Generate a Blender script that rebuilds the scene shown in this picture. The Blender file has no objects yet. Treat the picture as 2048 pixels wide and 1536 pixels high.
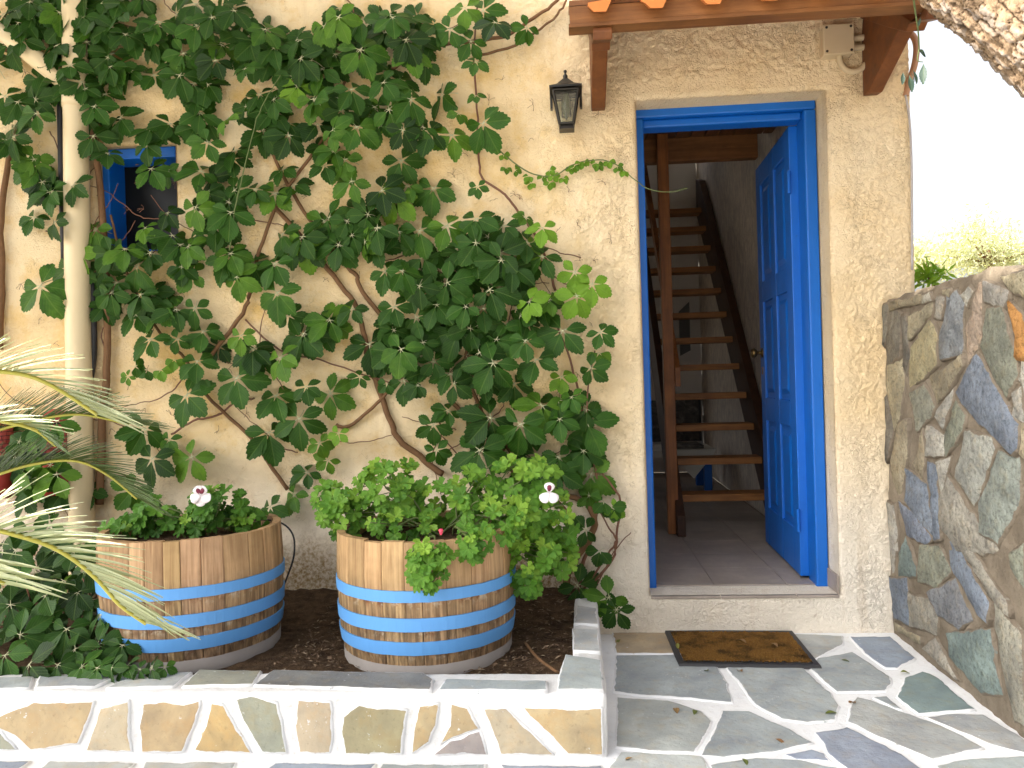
import bpy, bmesh, math, random
import numpy as np
from mathutils import Vector, Matrix
random.seed(7)
RNG = np.random.default_rng(11)
S = bpy.context.scene
COL = S.collection
R = math.radians

# ------------------------------------------------------------------ camera
F = 1600.0
CAM = Vector((0.0, -3.4, 1.09))
YAW, PITCH, ROLL = math.atan(126 / F), -9.0 / F, 0.030
_f = Vector((-math.sin(YAW) * math.cos(PITCH), math.cos(YAW) * math.cos(PITCH), math.sin(PITCH)))
_r0 = Vector((math.cos(YAW), math.sin(YAW), 0))
_u0 = _r0.cross(_f)
CU = _u0 * math.cos(ROLL) + _r0 * math.sin(ROLL)
CR = _r0 * math.cos(ROLL) - _u0 * math.sin(ROLL)
cam_d = bpy.data.cameras.new("camera")
cam = bpy.data.objects.new("camera", cam_d)
COL.objects.link(cam)
m3 = Matrix((CR, CU, -_f)).transposed()
cam.matrix_world = Matrix.Translation(CAM) @ m3.to_4x4()
cam_d.sensor_width = 36.0
cam_d.lens = 36.0 * F / 2048
cam_d.clip_start = 0.02
cam_d.clip_end = 800
S.camera = cam

# ------------------------------------------------------------------ world, sun, exposure
SUN = Vector((-1.0, -0.52, 1.0)).normalized()          # towards the sun
el = math.asin(SUN.z)
az = math.atan2(SUN.x, SUN.y)
w = bpy.data.worlds.new("World")
S.world = w
w.use_nodes = True
nt = w.node_tree
sky = nt.nodes.new("ShaderNodeTexSky")
sky.sky_type = 'NISHITA'
sky.sun_disc = False
sky.sun_elevation = el
sky.sun_rotation = az
sky.air_density = 1.0
sky.dust_density = 7.0
sky.ozone_density = 0.6
bg = nt.nodes["Background"]
bg.inputs[1].default_value = 0.15
hz = nt.nodes.new("ShaderNodeHueSaturation")        # thick summer haze: a whiter sky
hz.inputs["Saturation"].default_value = 0.28
nt.links.new(sky.outputs[0], hz.inputs["Color"])
nt.links.new(hz.outputs[0], bg.inputs[0])
sun_d = bpy.data.lights.new("sun", 'SUN')
sun_d.energy = 4.2
sun_d.angle = R(0.53)
sun_d.color = (1.0, 0.93, 0.82)
sun = bpy.data.objects.new("sun", sun_d)
COL.objects.link(sun)
sun.rotation_euler = SUN.to_track_quat('Z', 'Y').to_euler()
sun.location = (-3, -4, 9)
vs = S.view_settings
vs.view_transform = 'Standard'
vs.look = 'None'
vs.gamma = 1
vs.use_curve_mapping = False
vs.exposure = 1.55
S.cycles.max_bounces = 8
S.cycles.diffuse_bounces = 5
S.cycles.transparent_max_bounces = 8
S.cycles.use_denoising = True
S.cycles.sample_clamp_indirect = 6

# ------------------------------------------------------------------ helpers
def ray(px, py):
    return _f + CR * ((px - 1024) / F) + CU * ((768 - py) / F)

def P(px, py, y=None, z=None, x=None):
    d = ray(px, py)
    if y is not None:
        t = (y - CAM.y) / d.y
    elif z is not None:
        t = (z - CAM.z) / d.z
    else:
        t = (x - CAM.x) / d.x
    return CAM + d * t

def tag(o, label=None, cat=None, group=None, kind=None):
    if label: o["label"] = label
    if cat: o["category"] = cat
    if group: o["group"] = group
    if kind: o["kind"] = kind
    return o

def link(name, me, parent=None, mats=None, smooth=False, color=None):
    o = bpy.data.objects.new(name, me)
    COL.objects.link(o)
    if parent is not None:
        o.parent = parent
    if mats is not None and len(me.materials) == 0:
        for m in (mats if isinstance(mats, (list, tuple)) else [mats]):
            me.materials.append(m)
    if smooth:
        me.polygons.foreach_set("use_smooth", [True] * len(me.polygons))
    if color is not None:
        o.color = (*color, 1.0)
    return o

def empty(name, label, cat, group=None, loc=(0, 0, 0)):
    o = bpy.data.objects.new(name, None)
    o.empty_display_size = 0.1
    COL.objects.link(o)
    o.location = loc
    return tag(o, label, cat, group)

class MB:
    """collects vertices, faces, material indices and uvs"""
    def __init__(s):
        s.v, s.f, s.m, s.uv = [], [], [], []
    def add(s, vs_, fs, mi=0, uvs=None):
        b = len(s.v)
        s.v += [tuple(p) for p in vs_]
        s.f += [tuple(i + b for i in f) for f in fs]
        s.m += [mi] * len(fs)
        s.uv += list(uvs) if uvs is not None else [(0.5, 0.5)] * len(vs_)
        return b
    def box(s, a, b, mi=0):
        x0, y0, z0 = (min(a[i], b[i]) for i in range(3))
        x1, y1, z1 = (max(a[i], b[i]) for i in range(3))
        s.add([(x0, y0, z0), (x1, y0, z0), (x1, y1, z0), (x0, y1, z0), (x0, y0, z1), (x1, y0, z1), (x1, y1, z1), (x0, y1, z1)],
              [(0, 3, 2, 1), (4, 5, 6, 7), (0, 1, 5, 4), (1, 2, 6, 5), (2, 3, 7, 6), (3, 0, 4, 7)], mi)
    def prism(s, poly, ax, a0, a1, mi=0):
        """polygon in the two axes other than ax, extruded along ax from a0 to a1"""
        def mk(p, a):
            q = list(p); q.insert(ax, a); return q
        n = len(poly)
        vv = [mk(p, a0) for p in poly] + [mk(p, a1) for p in poly]
        s.add(vv, [tuple(range(n))[::-1], tuple(range(n, 2 * n))] + [(i, (i + 1) % n, n + (i + 1) % n, n + i) for i in range(n)], mi)
    def tube(s, pts, rad, n=6, mi=0, cap=True):
        pts = [Vector(p) for p in pts]
        if not isinstance(rad, (list, tuple)):
            rad = [rad] * len(pts)
        vv, ff = [], []
        ref = Vector((0.13, 0.31, 0.94))
        for i, p in enumerate(pts):
            t = (pts[min(i + 1, len(pts) - 1)] - pts[max(i - 1, 0)]).normalized()
            if abs(t.dot(ref)) > 0.95:
                ref = Vector((0.9, 0.3, 0.1))
            a = t.cross(ref).normalized(); b = t.cross(a)
            for k in range(n):
                th = 2 * math.pi * k / n
                vv.append(p + (a * math.cos(th) + b * math.sin(th)) * rad[i])
        for i in range(len(pts) - 1):
            for k in range(n):
                ff.append((i * n + k, i * n + (k + 1) % n, (i + 1) * n + (k + 1) % n, (i + 1) * n + k))
        if cap:
            ff.append(tuple(range(n))[::-1]); ff.append(tuple(range(len(vv) - n, len(vv))))
        s.add(vv, ff, mi)
    def lathe(s, prof, c=(0, 0, 0), n=16, mi=0, ax=2):
        vv, ff = [], []
        for r, h in prof:
            for k in range(n):
                th = 2 * math.pi * k / n
                q = [math.cos(th) * r, math.sin(th) * r]
                q.insert(ax, h)
                vv.append((c[0] + q[0], c[1] + q[1], c[2] + q[2]))
        for i in range(len(prof) - 1):
            for k in range(n):
                ff.append((i * n + k, i * n + (k + 1) % n, (i + 1) * n + (k + 1) % n, (i + 1) * n + k))
        s.add(vv, ff, mi)
    def mesh(s, name):
        me = bpy.data.meshes.new(name)
        me.from_pydata(s.v, [], s.f)
        if any(s.m):
            me.polygons.foreach_set("material_index", s.m)
        uvl = me.uv_layers.new(name="UVMap")
        idx = np.empty(len(me.loops), dtype=np.int32)
        me.loops.foreach_get("vertex_index", idx)
        uvl.data.foreach_set("uv", np.array(s.uv, dtype=np.float32)[idx].ravel())
        me.update()
        return me
    def build(s, name, mats, parent=None, smooth=False, color=None, bevel=0):
        o = link(name, s.mesh(name), parent, mats, smooth, color)
        if bevel:
            bv = o.modifiers.new("bevel", 'BEVEL'); bv.width = bevel; bv.segments = 2; bv.limit_method = 'ANGLE'
        return o

def spline(pts, n=6):
    """Catmull-Rom through points"""
    pts = [Vector(p) for p in pts]
    out = []
    for i in range(len(pts) - 1):
        p0 = pts[max(i - 1, 0)]; p1 = pts[i]; p2 = pts[i + 1]; p3 = pts[min(i + 2, len(pts) - 1)]
        for k in range(n):
            t = k / n
            out.append(0.5 * (2 * p1 + (p2 - p0) * t + (2 * p0 - 5 * p1 + 4 * p2 - p3) * t * t + (3 * p1 - p0 - 3 * p2 + p3) * t ** 3))
    out.append(pts[-1])
    return out

# numpy gradient-ish value noise
_T = RNG.random((256, 256))
def vnoise(x, y):
    x = np.asarray(x, float); y = np.asarray(y, float)
    xi = np.floor(x).astype(int); yi = np.floor(y).astype(int)
    fx = x - xi; fy = y - yi
    fx = fx * fx * (3 - 2 * fx); fy = fy * fy * (3 - 2 * fy)
    g = lambda a, b: _T[a & 255, b & 255]
    return (g(xi, yi) * (1 - fx) + g(xi + 1, yi) * fx) * (1 - fy) + (g(xi, yi + 1) * (1 - fx) + g(xi + 1, yi + 1) * fx) * fy
def fbm(x, y, o=4):
    s = 0; a = 0.5; t = 0
    for i in range(o):
        s = s + a * vnoise(x * 2 ** i + 17.3 * i, y * 2 ** i + 5.1 * i); t += a; a *= 0.5
    return s / t

# ------------------------------------------------------------------ materials
class N:
    def __init__(s, name):
        s.mat = bpy.data.materials.new(name)
        s.mat.use_nodes = True
        s.t = s.mat.node_tree
        s.b = s.t.nodes["Principled BSDF"]
        s.out = s.t.nodes["Material Output"]
    def n(s, typ, ins=None, **kw):
        nd = s.t.nodes.new(typ)
        for k, v in kw.items():
            setattr(nd, k, v)
        for k, v in (ins or {}).items():
            s.set(nd.inputs[k], v)
        return nd
    def set(s, sock, v):
        if hasattr(v, "is_linked") or isinstance(v, bpy.types.NodeSocket):
            s.t.links.new(v, sock)
        else:
            if isinstance(v, tuple) and len(v) == 3 and len(sock.default_value) == 4:
                v = (*v, 1)
            sock.default_value = v
    def co(s, kind="Object"):
        return s.n("ShaderNodeTexCoord").outputs[kind]
    def wpos(s):
        return s.n("ShaderNodeNewGeometry").outputs["Position"]
    def noise(s, vec, scale, detail=4, rough=0.55, typ='FBM', dist=0.0, out=0):
        nd = s.n("ShaderNodeTexNoise", {"Vector": vec, "Scale": scale, "Detail": detail, "Roughness": rough, "Distortion": dist}, noise_type=typ)
        return nd.outputs[out]
    def vor(s, vec, scale, feature='F1', out="Distance"):
        return s.n("ShaderNodeTexVoronoi", {"Vector": vec, "Scale": scale}, feature=feature).outputs[out]
    def ramp(s, fac, stops, interp='LINEAR'):
        nd = s.n("ShaderNodeValToRGB", {"Fac": fac})
        cr = nd.color_ramp
        cr.interpolation = interp
        while len(cr.elements) < len(stops):
            cr.elements.new(0.5)
        for e, (p, c) in zip(cr.elements, stops):
            e.position = p
            e.color = (c, c, c, 1) if isinstance(c, (int, float)) else (*c, 1)
        return nd.outputs[0]
    def mix(s, fac, a, b, blend='MIX'):
        nd = s.n("ShaderNodeMix", data_type='RGBA', blend_type=blend)
        s.set(nd.inputs[0], fac); s.set(nd.inputs[6], a); s.set(nd.inputs[7], b)
        return nd.outputs[2]
    def math(s, op, a, b=0.0, c=None, clamp=False):
        nd = s.n("ShaderNodeMath", operation=op, use_clamp=clamp)
        s.set(nd.inputs[0], a); s.set(nd.inputs[1], b)
        if c is not None: s.set(nd.inputs[2], c)
        return nd.outputs[0]
    def maprange(s, v, a, b, c=0.0, d=1.0):
        return s.n("ShaderNodeMapRange", {0: v, 1: a, 2: b, 3: c, 4: d}).outputs[0]
    def xyz(s, vec):
        return s.n("ShaderNodeSeparateXYZ", {0: vec}).outputs
    def scale(s, vec, sc):
        return s.n("ShaderNodeMapping", {"Vector": vec, "Scale": sc}).outputs[0]
    def bump(s, h, strength=0.5, dist=0.01, normal=None):
        nd = s.n("ShaderNodeBump", {"Height": h, "Strength": strength, "Distance": dist})
        if normal is not None: s.set(nd.inputs["Normal"], normal)
        return nd.outputs[0]
    def fin(s, color=None, rough=None, normal=None, spec=None, metal=None):
        if color is not None: s.set(s.b.inputs["Base Color"], color)
        if rough is not None: s.set(s.b.inputs["Roughness"], rough)
        if normal is not None: s.set(s.b.inputs["Normal"], normal)
        if spec is not None: s.set(s.b.inputs["Specular IOR Level"], spec)
        if metal is not None: s.set(s.b.inputs["Metallic"], metal)
        return s.mat
    def objcol(s):
        return s.n("ShaderNodeObjectInfo").outputs["Color"]
    def rnd(s):
        return s.n("ShaderNodeObjectInfo").outputs["Random"]

def mat_plaster():
    k = N("plaster")
    p = k.wpos()
    x, y, z = k.xyz(p)
    n1 = k.noise(p, 1.3, 5, 0.6)
    n2 = k.noise(p, 6.0, 5, 0.65)
    rt = k.maprange(x, -0.3, 0.3)
    c = k.mix(k.ramp(n1, [(0.36, 0.0), (0.62, 1.0)]), k.mix(rt, (0.80, 0.59, 0.31), (0.86, 0.67, 0.41)), k.mix(rt, (0.82, 0.68, 0.45), (0.86, 0.72, 0.50)))
    c = k.mix(k.math('MULTIPLY', k.ramp(n2, [(0.48, 0.0), (0.70, 1.0)]), k.math('ADD', 0.20, k.math('MULTIPLY', k.maprange(x, 0.15, -0.2), 0.60))), c, (0.70, 0.46, 0.15))
    # whiter wash near the ground, lightened in place of missing bounce light
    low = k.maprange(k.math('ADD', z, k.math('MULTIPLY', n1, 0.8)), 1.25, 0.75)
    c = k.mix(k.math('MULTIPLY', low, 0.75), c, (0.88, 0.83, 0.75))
    # damp brown dirt above the soil
    dz = k.math('ADD', z, k.math('MULTIPLY', k.noise(p, 3.1, 4, 0.6), -0.55))
    dirt = k.maprange(dz, 0.24, 0.02)
    left = k.maprange(x, 0.10, -0.02)
    spk = k.ramp(k.noise(p, 55, 4, 0.7), [(0.42, 0.0), (0.6, 1.0)])
    dirt = k.math('MULTIPLY', k.math('MULTIPLY', dirt, left), k.math('ADD', 0.45, k.math('MULTIPLY', spk, 0.55)))
    c = k.mix(dirt, c, (0.30, 0.20, 0.09))
    stk = k.ramp(k.noise(k.scale(p, (1, 1, 0.10)), 16, 4, 0.6), [(0.54, 0.0), (0.72, 1.0)])
    c = k.mix(k.math('MULTIPLY', k.math('MULTIPLY', stk, k.ramp(n1, [(0.45, 0.0), (0.6, 1.0)])), 0.30), c, (0.50, 0.34, 0.17))
    ckl = k.ramp(k.vor(k.n('ShaderNodeVectorMath', {0: p, 1: k.noise(p, 5, 4, 0.6, out=1)}, operation='ADD').outputs[0], 1.7, 'DISTANCE_TO_EDGE'), [(0.0, 1.0), (0.006, 0.0)])
    c = k.mix(k.math('MULTIPLY', k.math('MULTIPLY', ckl, k.ramp(n2, [(0.45, 0.0), (0.55, 1.0)])), 0.55), c, (0.36, 0.25, 0.14))
    fl = k.ramp(k.noise(p, 120, 2, 0.5), [(0.70, 0.0), (0.76, 1.0)])
    gate = k.ramp(k.noise(p, 4.2, 3, 0.5), [(0.5, 0.0), (0.62, 1.0)])
    c = k.mix(k.math('MULTIPLY', k.math('MULTIPLY', fl, gate), 0.55), c, (0.16, 0.10, 0.05))
    h = k.math('ADD', k.noise(p, 150, 5, 0.65), k.math('MULTIPLY', k.noise(p, 62, 3, 0.6, dist=1.0), 1.8))
    cr = k.math('ABSOLUTE', k.math('SUBTRACT', k.noise(p, 24, 2, 0.5, dist=1.6), 0.5))
    worm = k.math('MULTIPLY', k.ramp(cr, [(0.0, 1.0), (0.035, 0.0)]), k.ramp(k.noise(p, 7, 3), [(0.42, 0.0), (0.6, 1.0)]))
    h = k.math('ADD', h, k.math('MULTIPLY', worm, 0.9))
    am = k.math('ADD', 0.5, k.math('MULTIPLY', k.maprange(x, -0.1, 0.2), 0.5))
    return k.fin(c, 0.9, k.bump(k.math('MULTIPLY', h, am), 0.8, 0.007), spec=0.12)

def mat_interior():
    k = N("interior_plaster")
    p = k.wpos()
    n1 = k.noise(k.scale(p, (1, 1, 0.45)), 28, 6, 0.7)
    c = k.mix(k.ramp(n1, [(0.4, 0), (0.66, 1)]), (0.55, 0.49, 0.44), (0.80, 0.72, 0.60))
    return k.fin(c, 0.92, k.bump(n1, 0.9, 0.02), spec=0.1)

def mat_plain_wall():
    k = N("inside_wall_paint")
    p = k.wpos()
    n1 = k.noise(p, 9, 5, 0.6)
    return k.fin(k.mix(n1, (0.72, 0.69, 0.65), (0.80, 0.77, 0.73)), 0.9, k.bump(n1, 0.3, 0.01), spec=0.1)

def mat_paint(name, col, rough=0.35, var=0.25, chips=None):
    k = N(name)
    p = k.co("Object")
    n1 = k.noise(p, 7, 5, 0.6)
    n2 = k.noise(k.scale(p, (1, 1, 0.15)), 90, 3, 0.6)
    c = k.mix(k.math('MULTIPLY', n1, var), col, tuple(v * 0.62 for v in col))
    if chips:
        e = k.ramp(k.noise(p, 30, 6, 0.75), [(0.64, 0), (0.72, 0.8)])
        c = k.mix(e, c, chips)
    return k.fin(c, k.math('ADD', rough, k.math('MULTIPLY', n1, 0.15)), k.bump(n2, 0.12, 0.004), spec=0.45)

def mat_wood(name, a, b, rough=0.5, grain=(1, 1, 0.06), sc=55, knots=True, useobj=False, stain=None):
    k = N(name)
    p = k.co("Object")
    off = k.n("ShaderNodeVectorMath", {0: p, 1: k.n("ShaderNodeCombineXYZ", {0: k.math('MULTIPLY', k.rnd(), 9.0), 1: k.math('MULTIPLY', k.rnd(), 5.0), 2: k.math('MULTIPLY', k.rnd(), 7.0)}).outputs[0]}, operation='ADD').outputs[0]
    g = k.noise(k.scale(off, grain), sc, 6, 0.62, dist=0.6)
    g2 = k.noise(off, 6, 4, 0.6)
    c = k.mix(k.ramp(g, [(0.32, 0), (0.68, 1)]), a, b)
    c = k.mix(k.math('MULTIPLY', k.ramp(g2, [(0.45, 0), (0.75, 1)]), 0.5), c, tuple(v * 0.45 for v in a))
    if knots:
        kn = k.ramp(k.vor(k.scale(off, tuple(0.35 if q < 0.5 else 1.0 for q in grain)), 9), [(0.02, 1.0), (0.10, 0.0)])
        c = k.mix(k.math('MULTIPLY', kn, 0.6), c, tuple(v * 0.25 for v in a))
    if useobj:
        c = k.mix(1.0, c, k.objcol(), 'MULTIPLY')
    if stain:
        z = k.xyz(p)[2]
        sn = k.noise(k.scale(off, (1, 1, 0.5)), 26, 5, 0.7)
        for (z0, h) in stain:
            band = k.math('MULTIPLY', k.maprange(z, z0 - h, z0 - 0.004), k.math('LESS_THAN', z, z0))
            c = k.mix(k.math('MULTIPLY', band, k.ramp(sn, [(0.50, 0), (0.62, 0.9)])), c, (0.16, 0.055, 0.02))
            c = k.mix(k.math('MULTIPLY', band, k.ramp(k.noise(off, 33, 4, 0.6), [(0.55, 0), (0.66, 0.7)])), c, (0.72, 0.62, 0.46))
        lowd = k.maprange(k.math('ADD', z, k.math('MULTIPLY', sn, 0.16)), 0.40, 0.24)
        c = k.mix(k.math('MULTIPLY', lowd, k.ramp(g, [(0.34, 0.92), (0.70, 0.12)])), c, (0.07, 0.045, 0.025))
    return k.fin(c, k.math('ADD', rough, k.math('MULTIPLY', g, 0.2)), k.bump(g, 0.35, 0.004), spec=0.35)

def mat_stone(name, edge_col, grain=1.0, white=True, flk=0.22):
    """slab with per-object colour; its margin carries smears of the mortar's paint"""
    k = N(name)
    p = k.wpos()
    oc = k.objcol()
    off = k.n("ShaderNodeVectorMath", {0: p, 1: k.n("ShaderNodeCombineXYZ", {0: k.math('MULTIPLY', k.rnd(), 31.0), 1: 0.0, 2: k.math('MULTIPLY', k.rnd(), 17.0)}).outputs[0]}, operation='ADD').outputs[0]
    n1 = k.noise(off, 7 * grain, 6, 0.62, dist=0.5)
    n2 = k.noise(off, 60 * grain, 5, 0.7)
    n3 = k.noise(off, 22 * grain, 5, 0.6)
    c = k.mix(k.ramp(n1, [(0.3, 0), (0.7, 1)]), k.mix(1.0, oc, ((0.74, 0.75, 0.78) if white else (0.55, 0.55, 0.56)), 'MULTIPLY'), k.mix(1.0, oc, ((1.22, 1.21, 1.17) if white else (1.38, 1.36, 1.30)), 'MULTIPLY'))
    c = k.mix(k.math('MULTIPLY', k.ramp(n3, [(0.50, 0), (0.68, 1)]), 0.55), c, k.mix(1.0, oc, (1.10, 0.95, 0.76), 'MULTIPLY'))
    c = k.mix(k.math('MAXIMUM', k.ramp(n2, [(0.26, 0.45), (0.42, 0.0)] if white else [(0.32, 0.75), (0.52, 0.0)]), k.ramp(k.noise(k.scale(off, (2.2, 2.2, 0.55)), 22 * grain, 5, 0.7, dist=0.8), [(0.60, 0.0), (0.78, flk)])), c, k.mix(1.0, oc, (0.35, 0.34, 0.33), 'MULTIPLY'))
    if white:
        sp = k.math('MULTIPLY', k.ramp(k.noise(off, 85, 2, 0.5), [(0.68, 0), (0.73, 1)]), k.ramp(k.noise(off, 9, 3), [(0.5, 0), (0.6, 1)]))
        c = k.mix(k.math('MULTIPLY', sp, 0.7), c, (0.72, 0.74, 0.76))
    e = k.n("ShaderNodeAttribute", attribute_name="edge").outputs["Fac"]
    ee = k.math('ADD', e, k.math('MULTIPLY', k.math('SUBTRACT', k.noise(p, 26, 4, 0.55), 0.5), 1.5))
    c = k.mix(k.ramp(ee, [(0.66, 0.0), (0.80, 1.0)]), c, edge_col)
    h = k.math('ADD', n3, k.math('MULTIPLY', n2, 0.5))
    return k.fin(c, k.ramp(n1, [(0.3, 0.55), (0.7, 0.78)]), k.bump(k.math('ADD', h, k.math('MULTIPLY', k.noise(off, 13 * grain, 4, 0.7), 0.8)), 0.5 if white else 1.0, 0.008 if white else 0.014), spec=0.3 if white else 0.15)

def mat_mortar(name, a, b, dark=None, sc=1.0, bump=0.5):
    k = N(name)
    p = k.wpos()
    n1 = k.noise(p, 5 * sc, 5, 0.6)
    n2 = k.noise(p, 45 * sc, 5, 0.7)
    c = k.mix(k.ramp(n1, [(0.35, 0), (0.68, 1)]), a, b)
    if dark:
        c = k.mix(k.math('MULTIPLY', k.ramp(n2, [(0.56, 0), (0.72, 1)]), 0.55), c, dark)
    return k.fin(c, 0.85, k.bump(k.math('ADD', n2, k.noise(p, 14 * sc, 4)), bump, 0.008), spec=0.15)

def mat_leaf(name, cols, rough=0.36, trans=0.22, vein=0.35, palmate=True, sheen=0.5):
    """cols: dark, mid, light - chosen by each leaf's own object colour channel R"""
    k = N(name)
    uv = k.n("ShaderNodeUVMap", uv_map="UVMap").outputs[0]
    u, v, _ = k.xyz(uv)
    va = k.math('ABSOLUTE', k.math('SUBTRACT', v, 0.5))
    tone = k.xyz(k.objcol())[0]
    tone = k.math('ADD', tone, k.math('MULTIPLY', k.math('SUBTRACT', k.noise(k.wpos(), 14, 3), 0.5), 0.5))
    c = k.ramp(tone, [(0.05, cols[0]), (0.5, cols[1]), (0.95, cols[2])])
    mid = k.ramp(va, [(0.012, 1.0), (0.05, 0.0)])
    if palmate:
        w_ = k.math('SINE', k.math('MULTIPLY', k.math('SUBTRACT', u, k.math('MULTIPLY', va, 0.9)), 50.0))
        side = k.ramp(w_, [(0.80, 0.0), (1.0, 0.6)])
    else:
        side = k.ramp(k.noise(uv, 6, 2), [(0.5, 0.0), (0.8, 0.3)])
    vn = k.math('MAXIMUM', mid, side)
    c = k.mix(k.math('MULTIPLY', vn, vein), c, k.mix(0.5, cols[2], (0.25, 0.32, 0.12)))
    blot = k.noise(k.wpos(), 40, 4, 0.6)
    c = k.mix(k.math('MULTIPLY', k.ramp(blot, [(0.5, 0), (0.75, 1)]), 0.3), c, tuple(q * 0.5 for q in cols[0]))
    nm = k.bump(k.math('SUBTRACT', k.math('MULTIPLY', k.noise(uv, 9, 3), 0.6), vn), 0.35, 0.006)
    k.fin(c, rough, nm, spec=sheen)
    tr = k.n("ShaderNodeBsdfTranslucent", {"Color": k.mix(1.0, c, (1.5, 1.7, 0.5), 'MULTIPLY'), "Normal": nm})
    ms = k.n("ShaderNodeMixShader", {0: trans, 1: k.b.outputs[0], 2: tr.outputs[0]})
    k.t.links.new(ms.outputs[0], k.out.inputs[0])
    return k.mat

def mat_simple(name, col, rough=0.5, metal=0.0, var=0.3, sc=20, bump=0.1, spec=0.5):
    k = N(name)
    p = k.co("Object")
    n1 = k.noise(p, sc, 5, 0.6)
    c = k.mix(k.math('MULTIPLY', n1, var), col, tuple(q * 0.4 for q in col))
    return k.fin(c, rough, k.bump(n1, bump, 0.004), spec=spec, metal=metal)

def mat_glass(name, tint=(0.9, 0.95, 0.9)):
    k = N(name)
    k.b.inputs["Transmission Weight"].default_value = 1.0
    k.b.inputs["IOR"].default_value = 1.45
    return k.fin(tint, 0.03)

M = {}
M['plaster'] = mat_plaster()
M['interior'] = mat_interior()
M['inpaint'] = mat_plain_wall()
M['blue'] = mat_paint("blue_gloss_paint", (0.002, 0.135, 0.58), 0.36, 0.5, (0.02, 0.10, 0.30))
M['hoop'] = mat_paint("blue_hoop_paint", (0.115, 0.345, 0.74), 0.5, 0.25)
M['brown'] = mat_wood("stained_wood", (0.115, 0.035, 0.010), (0.21, 0.075, 0.022), 0.42, (1, 1, 1), 18)
M['beam'] = mat_wood("beam_wood", (0.15, 0.055, 0.014), (0.27, 0.115, 0.035), 0.5, (0.06, 1, 1), 45)
M['stair'] = mat_wood("stair_wood", (0.21, 0.078, 0.02), (0.38, 0.165, 0.045), 0.45, (0.08, 1, 1), 45)
M['post'] = mat_wood("post_wood", (0.17, 0.055, 0.014), (0.33, 0.12, 0.03), 0.45, (1, 1, 0.06), 45)
M['darkwood'] = mat_wood('dark_stair_wood', (0.035, 0.014, 0.007), (0.075, 0.03, 0.013), 0.5, (1, 1, 1), 18)
M['ceil'] = mat_wood("ceiling_wood", (0.12, 0.045, 0.015), (0.22, 0.09, 0.03), 0.5, (1, 0.08, 1), 45)
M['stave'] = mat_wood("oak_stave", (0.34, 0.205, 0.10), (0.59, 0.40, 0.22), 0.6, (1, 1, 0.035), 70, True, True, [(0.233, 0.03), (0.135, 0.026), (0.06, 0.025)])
M['grey_band'] = mat_simple("weathered_base", (0.30, 0.27, 0.25), 0.8, 0, 0.5, 18, 0.3)
M['white_mortar'] = mat_mortar("white_painted_mortar", (0.64, 0.64, 0.65), (0.75, 0.75, 0.74), (0.52, 0.48, 0.43))
M['wall_mortar'] = mat_mortar("cement_mortar", (0.165, 0.135, 0.10), (0.27, 0.225, 0.17), (0.08, 0.066, 0.05), 1.3, 1.0)
M['stone_white'] = mat_stone("flagstone", (0.74, 0.745, 0.755), 1.0)
M['stone_wall'] = mat_stone("rubble_stone", (0.20, 0.165, 0.125), 1.2, False, 0.85)
M['vine'] = mat_leaf("creeper_leaf", [(0.009, 0.034, 0.004), (0.031, 0.098, 0.009), (0.135, 0.27, 0.020)], 0.48, 0.16, 0.22, True, 0.20)
M['petiole'] = mat_simple("petiole", (0.60, 0.58, 0.36), 0.5)
M['bark'] = mat_simple("vine_bark", (0.23, 0.125, 0.062), 0.85, 0, 0.8, 45, 0.5, 0.2)
M['redstem'] = mat_simple("young_vine_stem", (0.20, 0.085, 0.045), 0.6, 0, 0.5, 40, 0.2)
M['geranium'] = mat_leaf("geranium_leaf", [(0.030, 0.10, 0.012), (0.085, 0.22, 0.022), (0.24, 0.40, 0.045)], 0.5, 0.22, 0.3, False, 0.25)
M['gstem'] = mat_simple("geranium_stem", (0.12, 0.16, 0.045), 0.6)
M['frond'] = mat_leaf("cycad_leaflet", [(0.05, 0.10, 0.018), (0.13, 0.19, 0.05), (0.46, 0.49, 0.28)], 0.27, 0.06, 0.2, False, 1.0)
M['rachis'] = mat_simple("cycad_rachis", (0.34, 0.31, 0.035), 0.4, 0, 0.4, 30)
M['petal'] = mat_simple("white_petal", (0.80, 0.74, 0.76), 0.5, 0, 0.1)
M['petal_dark'] = mat_simple("maroon_blotch", (0.16, 0.005, 0.03), 0.5)
M['pink'] = mat_simple("pink_petal", (0.75, 0.07, 0.13), 0.5)
M['lantern'] = mat_simple("lantern_iron", (0.022, 0.020, 0.016), 0.38, 0.3, 0.4, 40, 0.15)
M['glass'] = mat_glass("clear_glass")
M['darkpane'] = mat_simple("dark_window_glass", (0.008, 0.009, 0.010), 0.3, 0, 0.2, 20, 0.0, 0.2)
M['pvc'] = mat_simple("cream_pvc", (0.76, 0.62, 0.38), 0.42, 0, 0.22, 6, 0.05)
M['box'] = mat_simple("cream_plastic", (0.66, 0.53, 0.34), 0.5, 0, 0.25, 12, 0.05)
M['screw'] = mat_simple("dark_screw", (0.05, 0.04, 0.03), 0.5, 0.5)
M['rubber'] = mat_simple("black_rubber", (0.022, 0.022, 0.025), 0.55, 0, 0.3, 60, 0.2)
M['terracotta'] = mat_simple("terracotta", (0.66, 0.23, 0.065), 0.75, 0, 0.35, 22, 0.2, 0.2)
M['brass'] = mat_simple("aged_brass", (0.24, 0.15, 0.055), 0.32, 0.9, 0.5, 30)
M['red'] = mat_simple("red_glaze", (0.42, 0.045, 0.03), 0.4, 0, 0.4, 14)
M['redbrick'] = mat_simple("red_brick_relief", (0.42, 0.075, 0.06), 0.7, 0, 0.3, 30)
M['tile'] = None
M['cloth'] = mat_simple("white_cloth", (0.66, 0.65, 0.60), 0.9, 0, 0.15, 30)
M['litter'] = None

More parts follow.
